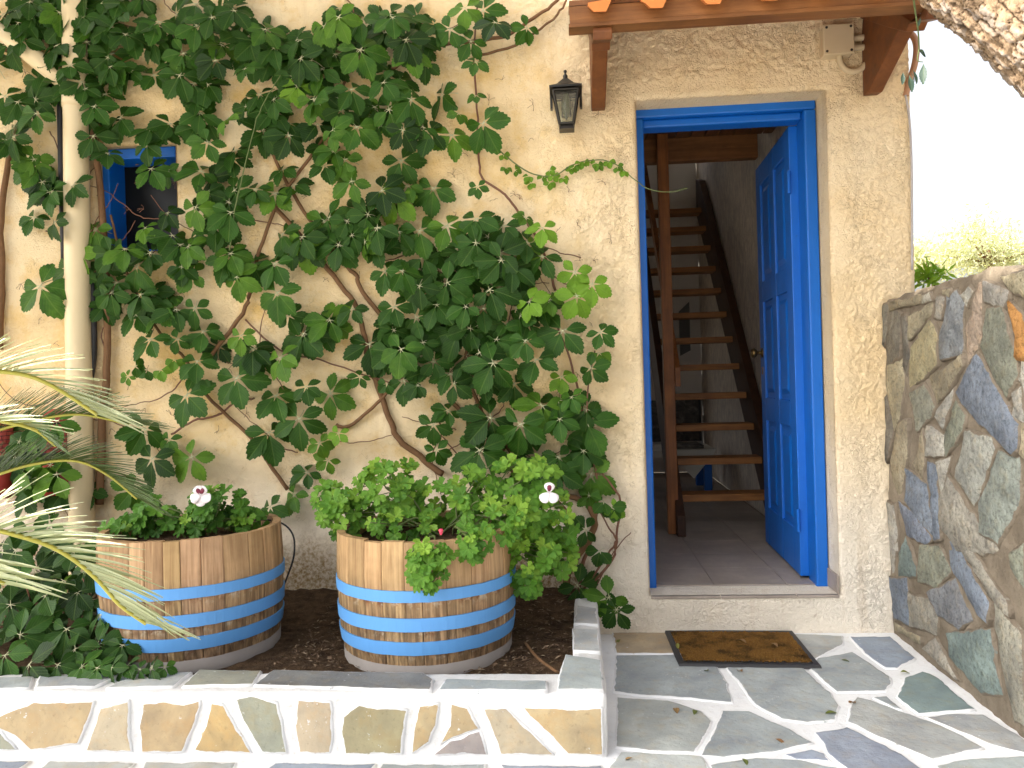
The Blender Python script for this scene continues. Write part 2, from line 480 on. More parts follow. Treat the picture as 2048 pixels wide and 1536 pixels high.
def mat_tile():
    k = N("floor_tile")
    p = k.wpos()
    n1 = k.noise(p, 7, 6, 0.65)
    n2 = k.noise(k.scale(p, (1, 0.3, 1)), 40, 4, 0.6)
    c = k.mix(k.ramp(n1, [(0.35, 0), (0.65, 1)]), (0.30, 0.255, 0.22), (0.46, 0.395, 0.34))
    c = k.mix(k.math('MULTIPLY', n2, 0.35), c, (0.15, 0.12, 0.10))
    return k.fin(c, k.ramp(n1, [(0.3, 0.35), (0.7, 0.55)]), spec=0.4)
M['tile'] = mat_tile()

def mat_coir():
    k = N("coir")
    p = k.wpos()
    n1 = k.noise(p, 9, 5, 0.65)
    n2 = k.noise(p, 260, 4, 0.7)
    c = k.mix(k.ramp(n2, [(0.3, 0), (0.7, 1)]), (0.09, 0.042, 0.010), (0.36, 0.19, 0.05))
    c = k.mix(k.ramp(n1, [(0.46, 0), (0.62, 0.85)]), c, (0.05, 0.03, 0.013))
    return k.fin(c, 0.95, k.bump(n2, 1.0, 0.01), spec=0.1)
M['coir'] = mat_coir()

def mat_soil():
    k = N("soil")
    p = k.wpos()
    n1 = k.noise(p, 18, 6, 0.7)
    n2 = k.noise(p, 120, 4, 0.7)
    c = k.mix(k.ramp(n1, [(0.35, 0), (0.7, 1)]), (0.045, 0.028, 0.017), (0.15, 0.095, 0.055))
    c = k.mix(k.ramp(n2, [(0.60, 0), (0.72, 0.8)]), c, (0.30, 0.22, 0.14))
    return k.fin(c, 0.95, k.bump(k.math('ADD', n1, n2), 0.9, 0.02), spec=0.1)
M['soil'] = mat_soil()

def mat_litter():
    k = N("dry_litter")
    c = k.ramp(k.noise(k.wpos(), 45, 2), [(0.3, (0.06, 0.03, 0.015)), (0.5, (0.13, 0.08, 0.045)), (0.72, (0.34, 0.26, 0.17))])
    return k.fin(c, 0.85)
M['litter'] = mat_litter()

def mat_trunk():
    k = N("tree_bark")
    p = k.wpos()
    n1 = k.noise(p, 18, 6, 0.7)
    n2 = k.noise(p, 90, 5, 0.7)
    c = k.mix(k.ramp(n1, [(0.3, 0), (0.7, 1)]), (0.22, 0.145, 0.085), (0.44, 0.32, 0.21))
    c = k.mix(k.ramp(n2, [(0.35, 0.7), (0.5, 0)]), c, (0.10, 0.065, 0.045))
    ck = k.n('ShaderNodeAttribute', attribute_name='crack').outputs['Fac']
    pv = k.n('ShaderNodeAttribute', attribute_name='plate').outputs['Fac']
    c = k.mix(k.ramp(pv, [(0.55, 0.0), (0.75, 0.6)]), c, (0.33, 0.29, 0.26))
    c = k.mix(k.ramp(ck, [(0.25, 0.0), (0.85, 0.95)]), c, (0.045, 0.026, 0.015))
    return k.fin(c, 0.9, k.bump(k.math('ADD', n1, n2), 0.8, 0.008), spec=0.2)
M['trunk'] = mat_trunk()
M['crown'] = mat_leaf("shade_tree_leaf", [(0.03, 0.06, 0.02), (0.05, 0.09, 0.03), (0.08, 0.13, 0.04)], 0.5, 0.1, 0.1, False, 0.3)
M['olive'] = mat_leaf("olive_leaf", [(0.20, 0.22, 0.12), (0.38, 0.39, 0.25), (0.54, 0.53, 0.40)], 0.45, 0.3, 0.1, False, 0.3)

def mat_picture():
    k = N("dark_picture")
    p = k.wpos()
    c = k.ramp(k.noise(p, 14, 5, 0.6, dist=1.0), [(0.35, (0.012, 0.010, 0.009)), (0.55, (0.06, 0.05, 0.04)), (0.75, (0.20, 0.18, 0.15))])
    return k.fin(c, 0.4)
M['picture'] = mat_picture()

# ------------------------------------------------------------------ ground
mb = MB()
mb.add([(-300, -300, -0.012), (300, -300, -0.012), (300, 300, -0.012), (-300, 300, -0.012)], [(0, 1, 2, 3)])
g = mb.build("ground", mat_mortar("dry_earth", (0.32, 0.27, 0.20), (0.42, 0.36, 0.27), (0.2, 0.17, 0.12)))
tag(g, "dry earth ground around the house", kind="structure")

def rough_sheet(x0, x1, y0, y1, res, hfun):
    nx = max(2, int((x1 - x0) / res) + 1); ny = max(2, int((y1 - y0) / res) + 1)
    X, Y = np.meshgrid(np.linspace(x0, x1, nx), np.linspace(y0, y1, ny))
    Z = hfun(X, Y)
    v = np.stack([X.ravel(), Y.ravel(), Z.ravel()], 1)
    i = np.arange(ny * nx).reshape(ny, nx)
    f = np.stack([i[:-1, :-1].ravel(), i[:-1, 1:].ravel(), i[1:, 1:].ravel(), i[1:, :-1].ravel()], 1)
    return v, f

def np_obj(name, v, f, mats, parent=None, smooth=True):
    me = bpy.data.meshes.new(name)
    me.from_pydata(v.tolist(), [], f.tolist())
    return link(name, me, parent, mats, smooth)

v, f = rough_sheet(-4.0, 1.6, -5.0, 0.0, 0.025, lambda X, Y: 0.0035 * (fbm(X * 9, Y * 9) - 0.5) + 0.002 * (fbm(X * 40, Y * 40) - 0.5))
M['patio_mortar'] = mat_mortar('brightened_white_joints', (0.76, 0.775, 0.80), (0.86, 0.87, 0.88), (0.60, 0.57, 0.53), 1.0, 0.3)  # planter's white paint made brighter to offset the shade on the patio
M['stone_patio'] = mat_stone('patio_flag', (0.80, 0.81, 0.83), 1.0)  # paint smears on the margins brightened like the joints
patio = np_obj("patio", v, f, M['patio_mortar'])
tag(patio, "flagstone patio with broad white painted joints", kind="structure")

def grow(pl, d):
    c = sum((Vector(p) for p in pl), Vector((0, 0))) / len(pl)
    return [tuple(Vector(p) + (Vector(p) - c).normalized() * d) for p in pl]

def jit(c, a):
    k = random.uniform(1 - a, 1 + a)
    return tuple(v * k * random.uniform(0.985, 1.015) for v in c)

def inset(poly, d):
    """move each vertex of a 2D polygon towards the inside by about d"""
    n = len(poly)
    c = sum((Vector(p) for p in poly), Vector((0, 0))) / n
    out = []
    for p in poly:
        q = Vector(p); r = c - q
        out.append(q + r.normalized() * min(d, r.length * 0.6))
    return out

def roughen(poly, step, amp):
    out = []
    n = len(poly)
    for i in range(n):
        a = Vector(poly[i]); b = Vector(poly[(i + 1) % n])
        L = (b - a).length
        k = max(1, int(round(L / step)))
        nr = Vector((-(b - a).y, (b - a).x)).normalized() if L > 0 else Vector((0, 0))
        for j in range(k):
            p = a.lerp(b, j / k)
            out.append(p + nr * random.uniform(-amp, amp) + Vector((random.uniform(-amp, amp), random.uniform(-amp, amp))) * 0.3)
    return out

def slab(name, poly, basis, parent, mat, color, thick=0.006, bev=0.004, step=0.05, amp=0.004, margin=0.014, tilt=0.0, bulge=0.0):
    """a stone: poly in plane coordinates; basis = (origin, U, V, normal) in world"""
    O, U, V, Nn = basis
    area = sum(Vector(poly[i]).cross(Vector(poly[(i + 1) % len(poly)])) for i in range(len(poly))) if False else sum(poly[i][0] * poly[(i + 1) % len(poly)][1] - poly[(i + 1) % len(poly)][0] * poly[i][1] for i in range(len(poly)))
    if area < 0:
        poly = poly[::-1]
    r0 = roughen(poly, step, amp)
    r1 = inset(r0, bev)
    r2 = inset(r0, bev + margin)
    n = len(r0)
    c = sum(r0, Vector((0, 0))) / n
    tx, ty = random.uniform(-tilt, tilt), random.uniform(-tilt, tilt)
    hh = lambda p, h: O + U * p[0] + V * p[1] + Nn * (h + (p[0] - c[0]) * tx + (p[1] - c[1]) * ty)
    vv = [hh(p, -0.02) for p in r0] + [hh(p, thick - bev * 0.8) for p in r0] + [hh(p, thick + random.uniform(-.0007, .0007)) for p in r1] + [hh(p, thick + bulge * 0.5 + random.uniform(-.001, .0015) * (1 + bulge * 300)) for p in r2] + [hh(c, thick + bulge + 0.001)]
    ff = []
    flip = U.cross(V).dot(Nn) < 0
    for a in range(3):
        for i in range(n):
            ff.append((a * n + i, a * n + (i + 1) % n, (a + 1) * n + (i + 1) % n, (a + 1) * n + i))
    for i in range(n):
        ff.append((3 * n + i, 3 * n + (i + 1) % n, 4 * n))
    if flip:
        ff = [q[::-1] for q in ff]
    me = bpy.data.meshes.new(name)
    me.from_pydata([tuple(q) for q in vv], [], ff)
    at = me.attributes.new("edge", 'FLOAT', 'POINT')
    at.data.foreach_set("value", [1.0] * (3 * n) + [0.0] * (n + 1))
    return link(name, me, parent, mat, True, color)

ZB = (Vector((0, 0, 0)), Vector((1, 0, 0)), Vector((0, 1, 0)), Vector((0, 0, 1)))
def px_poly_z(pts, z):
    return [tuple(P(a, b, z=z).xy) for a, b in pts]
def zoomB(pts):
    return [(1200 + u / 2.415, 900 + v_ / 2.415) for u, v_ in pts]

GREY = (0.365, 0.405, 0.419); BLUEG = (0.288, 0.334, 0.416); TEAL = (0.245, 0.319, 0.326); WARM = (0.432, 0.343, 0.241); LG = (0.427, 0.448, 0.448)
paving = [
    ([(70, 885), (310, 882), (440, 880), (440, 975), (345, 985), (85, 985)], WARM),
    ([(700, 890), (940, 895), (1165, 905), (1165, 945), (1040, 1010), (960, 1020), (700, 1010)], LG),
    ([(85, 1000), (365, 998), (545, 1010), (560, 1060), (600, 1130), (632, 1222), (440, 1200), (200, 1185), (80, 1170)], GREY),
    ([(600, 1040), (960, 1045), (1100, 1180), (1140, 1240), (1128, 1305), (1000, 1318), (880, 1300), (760, 1235), (690, 1140)], GREY),
    ([(1030, 1065), (1060, 1015), (1220, 985), (1270, 1020), (1390, 1100), (1395, 1135), (1370, 1165), (1150, 1172), (1090, 1120)], GREY),
    ([(1210, 910), (1400, 910), (1515, 1010), (1430, 1055), (1380, 1055), (1290, 985)], BLUEG),
    ([(1480, 1110), (1560, 1080), (1625, 1105), (1800, 1255), (1540, 1275), (1440, 1195)], TEAL),
    ([(90, 1205), (330, 1220), (480, 1270), (528, 1315), (490, 1390), (450, 1460), (250, 1455), (88, 1435)], LG),
    ([(600, 1270), (720, 1275), (900, 1355), (1010, 1420), (830, 1460), (600, 1488), (500, 1480)], GREY),
    ([(1215, 1260), (1245, 1205), (1310, 1220), (1640, 1340), (1840, 1440), (1600, 1495), (1380, 1400), (1210, 1320)], LG),
    ([(1335, 1205), (1385, 1200), (1450, 1255), (1420, 1250)], GREY),
    ([(1590, 1300), (1730, 1285), (1850, 1290), (1950, 1350), (2070, 1425), (2060, 1468), (1900, 1430), (1700, 1345)], LG),
    ([(1055, 1375), (1200, 1355), (1330, 1420), (1440, 1475), (1560, 1560), (1220, 1560), (1120, 1480)], BLUEG),
    ([(905, 1480), (1020, 1460), (1070, 1475), (1095, 1505), (960, 1500)], BLUEG),
    ([(60, 1540), (110, 1470), (300, 1480), (480, 1490), (510, 1545), (300, 1640), (80, 1640)], LG),
    ([(545, 1530), (760, 1500), (950, 1508), (1130, 1545), (1000, 1640), (600, 1640)], GREY),
    ([(1640, 1535), (1800, 1505), (2060, 1490), (2150, 1600), (1800, 1640), (1700, 1600)], GREY),
]
for pts, colr in paving:
    q = jit(colr, 0.12)
    slab("paving_stone", grow(px_poly_z(zoomB(pts), 0.0), 0.013), ZB, patio, M['stone_patio'], q, 0.005, 0.005, 0.035, 0.0025, 0.009)
# flags before the low wall and on towards the camera
row = [(-1.95, -1.62), (-1.58, -1.30), (-1.26, -0.98), (-0.93, -0.62), (-0.57, -0.26), (-0.21, 0.06)]
for a, b in row:
    d = [random.uniform(-0.03, 0.03) for _ in range(4)]
    slab("paving_stone", [(a + d[0], -1.158), (b + d[1], -1.158), (b + d[2], -1.42), (a + d[3], -1.40)], ZB, patio, M['stone_patio'], random.choice([GREY, LG, BLUEG]), 0.005, 0.005, 0.05, 0.006, 0.016)
yy = -1.50
while yy > -4.2:
    xx = -2.2 + random.uniform(-0.2, 0.1)
    while xx < 1.2:
        wd = random.uniform(0.28, 0.48)
        if yy < -1.55 or xx < 0.05:
            pl = [(xx, yy), (xx + wd - 0.05, yy), (xx + wd - 0.05, yy - 0.27), (xx, yy - 0.27)]
            pl = [(a + random.uniform(-.04, .04), b + random.uniform(-.03, .03)) for a, b in pl]
            slab("paving_stone", pl, ZB, patio, M['stone_patio'], random.choice([GREY, LG, BLUEG, TEAL, WARM]), 0.005, 0.005, 0.08, 0.008, 0.016)
        xx += wd + 0.02
    yy -= 0.34

# raised terrace behind the rubble wall
v, f = rough_sheet(1.62, 40, -12, 60, 1.0, lambda X, Y: 1.25 + 0.05 * fbm(X, Y))
terr = np_obj("terrace_ground", v, f, bpy.data.materials["dry_earth"])
tag(terr, "raised earth terrace behind the rubble wall", kind="structure")

# ------------------------------------------------------------------ house
house = empty("house", "cream plastered house with blue open door and creeper on its front", "house")
XR = 1.41
door_l, door_t = P(1266, 226, y=0).x, 0
DX0 = P(1290, 760, y=0).x - 0.004
DX1 = P(1668, 740, y=0).x
DZ0 = P(1450, 1191, y=0).z
DZ1 = P(1450, 190, y=0).z
WX0, WX1 = P(196, 400, y=0).x, P(352, 400, y=0).x
WZ1, WZ0 = P(270, 290, y=0).z, P(270, 503, y=0).z

def axis(lo, hi, step, marks):
    m = sorted([lo, hi] + marks)
    out = []
    for a, b in zip(m[:-1], m[1:]):
        n = max(1, int(round((b - a) / step)))
        out += list(np.linspace(a, b, n, endpoint=False))
    return np.array(out + [hi])
xs = np.concatenate([np.linspace(-6, -2.7, 40, endpoint=False), axis(-2.7, -0.1, 0.0085, [WX0, WX1])[:-1], axis(-0.1, XR, 0.0062, [DX0, DX1])])
zs = np.concatenate([axis(-0.01, 2.75, 0.0066, [DZ0, DZ1, WZ0, WZ1]), np.linspace(2.75, 4.6, 30)[1:]])
X, Z = np.meshgrid(xs, zs)
rough_amt = 0.35 + 0.65 * np.clip((X - 0.0) / 0.15, 0, 1) * np.clip((Z - 0.6) / 0.6, 0.35, 1)
rough_amt = rough_amt * np.where((X > DX0 - 0.05) & (X < DX1 + 0.02) & (Z < DZ0 + 0.02), 0.4, 1)
# smooth band of plaster around the door
bx = np.maximum(np.maximum(DX0 - 0.035 - X, X - DX1 - 0.03), 0); bz = np.maximum(np.maximum(DZ0 - Z, Z - DZ1 - 0.05), 0)
near = np.clip(np.hypot(bx, bz) / 0.03, 0.15, 1)
ridge = 1 - np.abs(fbm(X * 36 + 3 * fbm(X * 9, Z * 9), Z * 42 + 3 * fbm(X * 9 + 9, Z * 9), 3) * 2 - 1)
lump = fbm(X * 62, Z * 56, 3)
Y = -(0.008 * (ridge ** 8) * rough_amt * near + 0.010 * (lump - 0.5) * rough_amt * near + 0.012 * (fbm(X * 2.2, Z * 2.2, 3) - 0.5))
def round_in(d, r):
    t = np.clip(1 - d / r, 0, 1)
    return r * (1 - np.sqrt(np.maximum(1 - t * t, 0)))
ddoor = np.hypot(np.maximum(np.maximum(DX0 - X, X - DX1), 0), np.maximum(np.maximum(DZ0 - Z, Z - DZ1), 0))
dwin = np.hypot(np.maximum(np.maximum(WX0 - X, X - WX1), 0), np.maximum(np.maximum(WZ0 - Z, Z - WZ1), 0))
Y = Y + round_in(ddoor, 0.022) + round_in(dwin, 0.02) + round_in(XR - X, 0.035)
i = np.arange(X.size).reshape(X.shape)
cx = (X[:-1, :-1] + X[1:, 1:]) / 2; cz = (Z[:-1, :-1] + Z[1:, 1:]) / 2
keep = ~(((cx > DX0) & (cx < DX1) & (cz > DZ0) & (cz < DZ1)) | ((cx > WX0) & (cx < WX1) & (cz > WZ0) & (cz < WZ1)))
q = np.stack([i[:-1, :-1][keep], i[:-1, 1:][keep], i[1:, 1:][keep], i[1:, :-1][keep]], 1)
vv = np.stack([X.ravel(), Y.ravel(), Z.ravel()], 1)
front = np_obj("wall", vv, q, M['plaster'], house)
# reveals, flank and far end
T = 0.30
def quad(mb, a, b, c, d, mi=0):
    mb.add([a, b, c, d], [(0, 1, 2, 3)], mi)
y0 = 0.012
for (xa, xb, za, zb) in ((DX0, DX1, DZ0, DZ1), (WX0, WX1, WZ0, WZ1)):
    lp = [(xa, za), (xb, za), (xb, zb), (xa, zb)]
    vv = [(x_, y_, z_) for y_ in (y0, T) for x_, z_ in lp]
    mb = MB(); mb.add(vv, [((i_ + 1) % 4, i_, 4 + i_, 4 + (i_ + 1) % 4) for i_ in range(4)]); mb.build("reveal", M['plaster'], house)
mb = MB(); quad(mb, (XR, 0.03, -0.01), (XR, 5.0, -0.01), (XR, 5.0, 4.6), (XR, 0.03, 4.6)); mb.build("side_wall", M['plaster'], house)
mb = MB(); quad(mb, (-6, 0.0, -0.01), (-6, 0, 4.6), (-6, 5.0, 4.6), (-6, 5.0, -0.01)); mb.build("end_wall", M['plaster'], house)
mb = MB()
BY = 4.3            # inner face of the rear wall
LX, IX = -2.6, 1.20
FZ = P(1450, 1168, y=0.17).z
CZ = 2.49
SX, SY = 0.47, 1.42  # stair well
OX0, OX1, OZ0, OZ1 = 0.30, 1.12, 3.15, 4.2   # unseen opening added in the rear wall to light the stairwell
RX0, RX1, RZ0, RZ1 = -2.3, -0.7, 0.75, 1.9   # wide unseen opening added to brighten the ground floor room
for (a, b, c, d) in ((LX, RX0, FZ, 2.5), (RX1, OX0, FZ, 2.5), (RX0, RX1, FZ, RZ0), (RX0, RX1, RZ1, 2.5), (LX, OX0, 2.5, 4.5), (OX1, IX, FZ, 4.5), (OX0, OX1, FZ, OZ0), (OX0, OX1, OZ1, 4.5)):
    quad(mb, (a, BY, c), (b, BY, c), (b, BY, d), (a, BY, d))
quad(mb, (LX, 0.31, FZ), (LX, BY, FZ), (LX, BY, 4.5), (LX, 0.31, 4.5))
mb.box((LX, 0.302, FZ - 0.05), (WX0, 0.31, 4.5)); mb.box((WX1, 0.302, FZ - 0.05), (DX0 - 0.002, 0.31, 4.5))
mb.box((WX0, 0.302, FZ), (WX1, 0.31, WZ0 - .002)); mb.box((WX0, 0.302, WZ1 + .002), (WX1, 0.31, 4.5))
mb.box((DX0 - 0.002, 0.302, DZ1 + 0.002), (IX, 0.31, 4.5))
mb.box((-6, 0.02, 4.5), (XR, 5.0, 4.6))
mb.build("inner_wall", M['inpaint'], house)
v, f = rough_sheet(0.302, BY, FZ, 4.5, 0.03, lambda A, B: 0.012 * (fbm(A * 14, B * 9) - 0.5))
vv = np.stack([IX + v[:, 2], v[:, 0], v[:, 1]], 1)
np_obj("stair_side_wall", vv, f[:, ::-1], M['interior'], house)
mb = MB(); mb.box((IX + 0.02, 0.31, FZ), (XR - 0.02, 4.9, 4.5)); mb.build("wall_core", M['inpaint'], house)
# boarded ceiling: boards one by one
xb = LX
while xb < IX - 0.01:
    wd = 0.085
    mb = MB(); y1 = SY if xb + wd > SX else BY
    mb.box((xb + 0.003, 0.312, CZ), (min(xb + wd - 0.003, IX - .004), y1 - 0.002, CZ + 0.02))
    if xb > -0.75:
        mb.build("ceiling_board", M['ceil'], house, bevel=0.004)
    else:
        pass
    xb += wd
mb = MB(); mb.box((LX, 0.312, CZ + 0.021), (SX, BY, CZ + 0.06)); mb.box((SX, 0.312, CZ + 0.021), (IX - .003, SY - .002, CZ + 0.06)); mb.box((LX, 0.312, CZ - 0.0), (-0.76, BY - .003, CZ + 0.02))
mb.build("loft_floor", M['ceil'], house)
mb = MB(); mb.box((-0.9, SY, CZ - 0.135), (IX - 0.085, SY + 0.07, CZ + 0.02)); mb.build("loft_beam", M['beam'], house, bevel=0.006)

# tiled floor inside
floor = MB(); floor.box((LX, 0.151, FZ - 0.08), (IX, BY, FZ - 0.004))
fl = floor.build("interior_floor", mat_mortar("grout", (0.30, 0.26, 0.22), (0.36, 0.31, 0.27)))
tag(fl, "tiled floor inside the doorway", kind="structure")
tx0 = P(1442, 1192, y=0.0).x
tw = 0.312
for a in range(-4, 4):
    for b in range(0, 12):
        xa, xb_ = tx0 + a * tw, tx0 + (a + 1) * tw
        ya, yb = 0.155 + b * tw, 0.155 + (b + 1) * tw
        xa, xb_ = max(xa, -0.9), min(xb_, IX - 0.02)
        if b == 0 or b == 1:
            pass
        if xb_ - xa < 0.04 or yb > BY: continue
        mb = MB(); mb.box((xa + 0.0018, ya + 0.0018, FZ - 0.02), (xb_ - 0.0018, yb - 0.0018, FZ))
        if ya < 0.31:   # tiles within the door opening only
            xa2, xb2 = max(xa, DX0 + 0.002), min(xb_, DX1 - 0.002)
            if xb2 - xa2 < 0.03: continue
            mb = MB(); mb.box((xa2 + 0.0018, ya + 0.0018, FZ - 0.02), (xb2 - 0.0018, yb - 0.0018, FZ))
        mb.build("floor_tile", M['tile'], fl)
# threshold of cut tiles
for a in range(-2, 3):
    xa, xb_ = max(tx0 + a * tw, DX0 + 0.003), min(tx0 + (a + 1) * tw, DX1 - 0.003)
    if xb_ - xa < 0.03: continue
    mb = MB(); mb.box((xa + 0.0015, -0.004, DZ0 - 0.012), (xb_ - 0.0015, 0.148, FZ - 0.006))
    mb.build("threshold_tile", M['tile'], house, bevel=0.002)
mb = MB(); mb.box((DX1 - 0.011, 0.0, FZ - 0.002), (DX1 - 0.001, 0.14, FZ + 0.075)); mb.build("skirting_tile", M['tile'], house, bevel=0.002)

# blue door frame
FY = 0.13
fw = 0.052
mb = MB()
IXL = DX0 + 0.004; IXR = DX1 - 0.004
def jamb(mb, xa, xb, za, zb):
    mb.box((xa, FY, za), (xb, FY + 0.11, zb))
fr = empty("door_frame", None, None); fr.parent = house
m1 = MB(); m1.box((IXL - 0.02, FY, FZ - 0.02), (IXL + 0.036, FY + 0.12, DZ1 - 0.036)); m1.build("jamb", M['blue'], fr, bevel=0.008)
m1 = MB(); m1.box((IXR - fw, FY, FZ - 0.02), (IXR, FY + 0.12, DZ1 - 0.036)); m1.build("jamb", M['blue'], fr, bevel=0.008)
m1 = MB(); m1.box((IXL - 0.02, FY, DZ1 - 0.035), (IXR, FY + 0.12, DZ1 + 0.03)); m1.box((IXL + 0.036, FY + 0.03, DZ1 - 0.070), (IXR - fw, FY + 0.12, DZ1 - 0.0352)); m1.build("head", M['blue'], fr, bevel=0.008)

# open door leaf, hinged on the right jamb and standing into the room
HX, HY = IXR - fw + 0.006, FY + 0.115
leafW = 0.76
zb, zt = FZ + 0.012, DZ1 - 0.07
door = empty("door", None, None); door.parent = house
fx = P(1532, 700, y=HY + leafW).x + 0.012
ang = math.atan2(HY + leafW - HY, fx - HX)
door.location = (HX, HY, 0); door.rotation_euler = (0, 0, ang)
# local: x along the leaf from hinge, y across thickness (+y faces the opening)
th = 0.042
m1 = MB()
st = 0.105
rails = [zb, zb + 0.20, zb + 0.66, zb + 0.78, zb + 1.28, zb + 1.39, zt - 0.11, zt]
cols_ = [0, st, leafW / 2 - 0.045, leafW / 2 + 0.045, leafW - st, leafW]
for a in (0, 2, 4):
    m1.box((cols_[a], 0, zb), (cols_[a + 1], th, zt))
for a in (0, 2, 4, 6):
    m1.box((cols_[1], 0.0006, rails[a]), (cols_[2], th - 0.0006, rails[a + 1]))
    m1.box((cols_[3], 0.0006, rails[a]), (cols_[4], th - 0.0006, rails[a + 1]))
m1.build("leaf_frame", M['blue'], door, bevel=0.004)
for a in (1, 3, 5):
    for (c0, c1) in ((cols_[1], cols_[2]), (cols_[3], cols_[4])):
        m1 = MB()
        z0_, z1_ = rails[a], rails[a + 1]
        m1.box((c0 - .003, 0.012, z0_ - .003), (c1 + .003, th - 0.012, z1_ + .003))
        # raised field on both faces
        for s, yb_ in ((1, th - 0.0121), (-1, 0.0121)):
            o_, i_ = 0.028, 0.05
            A = [(c0 + o_, yb_, z0_ + o_), (c1 - o_, yb_, z0_ + o_), (c1 - o_, yb_, z1_ - o_), (c0 + o_, yb_, z1_ - o_)]
            B = [(c0 + i_, yb_ + s * 0.010, z0_ + i_), (c1 - i_, yb_ + s * 0.010, z0_ + i_), (c1 - i_, yb_ + s * 0.010, z1_ - i_), (c0 + i_, yb_ + s * 0.010, z1_ - i_)]
            fc = [(0, 1, 5, 4), (1, 2, 6, 5), (2, 3, 7, 6), (3, 0, 4, 7), (4, 5, 6, 7)]
            m1.add(A + B, fc if s < 0 else [q_[::-1] for q_ in fc])
        m1.build("panel", M['blue'], door)
kz = P(1540, 705, y=HY + leafW - 0.06).z
m1 = MB()
for s, yb_ in ((1, th), (-1, 0)):
    prof = [(0.026, 0.0), (0.027, 0.004), (0.010, 0.008), (0.009, 0.024), (0.020, 0.032), (0.027, 0.042), (0.025, 0.054), (0.012, 0.060), (0.0005, 0.061)]
    m1.lathe([(r_, yb_ + s * h_) for r_, h_ in prof], (leafW - 0.055, 0, kz), 16, 0, 1)
m1.build("knob", M['brass'], door, True)
m1 = MB(); m1.box((leafW - 0.06, th - 0.001, kz - 0.115), (leafW - 0.045, th + 0.003, kz - 0.075)); m1.build("keyhole_plate", M['brass'], door)
for hz in (zb + 0.25, zt - 0.25):
    m1 = MB(); m1.tube([(-0.006, th + 0.004, hz - 0.05), (-0.006, th + 0.004, hz + 0.05)], 0.008, 8); m1.build("hinge", M['blue'], door)

# small blue window behind the creeper
win = empty("window", None, None); win.parent = house
m1 = MB()
fy = 0.035
m1.box((WX0 + 0.002, fy, WZ0), (WX0 + 0.035, fy + 0.14, WZ1)); m1.box((WX1 - 0.012, fy + 0.05, WZ0), (WX1 - 0.002, fy + 0.14, WZ1))
m1.box((WX0 + 0.0355, fy, WZ1 - 0.05), (WX1 - 0.0125, fy + 0.14, WZ1 - 0.002)); m1.box((WX0 + 0.0355, fy, WZ0 + .002), (WX1 - 0.0125, fy + 0.14, WZ0 + 0.014))
m1.build("frame", M['blue'], win, bevel=0.005)
m1 = MB(); m1.box((WX0 + 0.03, fy + 0.125, WZ0 + 0.01), (WX1 - 0.008, fy + 0.131, WZ1 - 0.04)); m1.build("pane", M['darkpane'], win)

# porch canopy over the door
cano = empty("porch_canopy", "brown timber canopy with orange clay roof tiles above the blue door", "canopy")
BYF = -0.62
bz0 = P(1500, 33, y=BYF).z
bxl = P(1139, 30, y=BYF).x
m1 = MB(); m1.box((bxl, BYF, bz0 + 0.014), (1.30, BYF + 0.06, bz0 + 0.075)); m1.build("beam", M['beam'], cano, bevel=0.003)
m1 = MB(); m1.box((bxl - 0.004, BYF - 0.006, bz0), (1.302, BYF + 0.064, bz0 + 0.0135)); m1.build("batten", M['beam'], cano, bevel=0.002)
def bracket(x0, x1):
    b = empty("bracket", None, None); b.parent = cano
    m1 = MB(); m1.prism([(0.0, 2.53), (-0.28, 2.37), (-0.44, 2.285), (-0.47, 2.302), (-0.60, 2.258), (-0.62, 2.28), (-0.615, bz0 - 0.001), (-0.50, bz0 - 0.001), (-0.30, 2.44), (0.0, 2.60)], 0, x0 - 0.002, x1 + 0.002); m1.build("rafter", M['brown'], b, bevel=0.004)
    m1 = MB(); m1.prism([(0.0, 2.21), (-0.055, 2.205), (-0.40, 2.335), (-0.29, 2.383), (-0.02, 2.519), (0.0, 2.45)], 0, x0 + 0.002, x1 - 0.002); m1.build("brace", M['brown'], b, bevel=0.004)
bracket(P(1725, 200, y=0).x, P(1725, 200, y=0).x + 0.062)
bracket(P(1181, 200, y=-.02).x, P(1181, 200, y=-.02).x + 0.062)
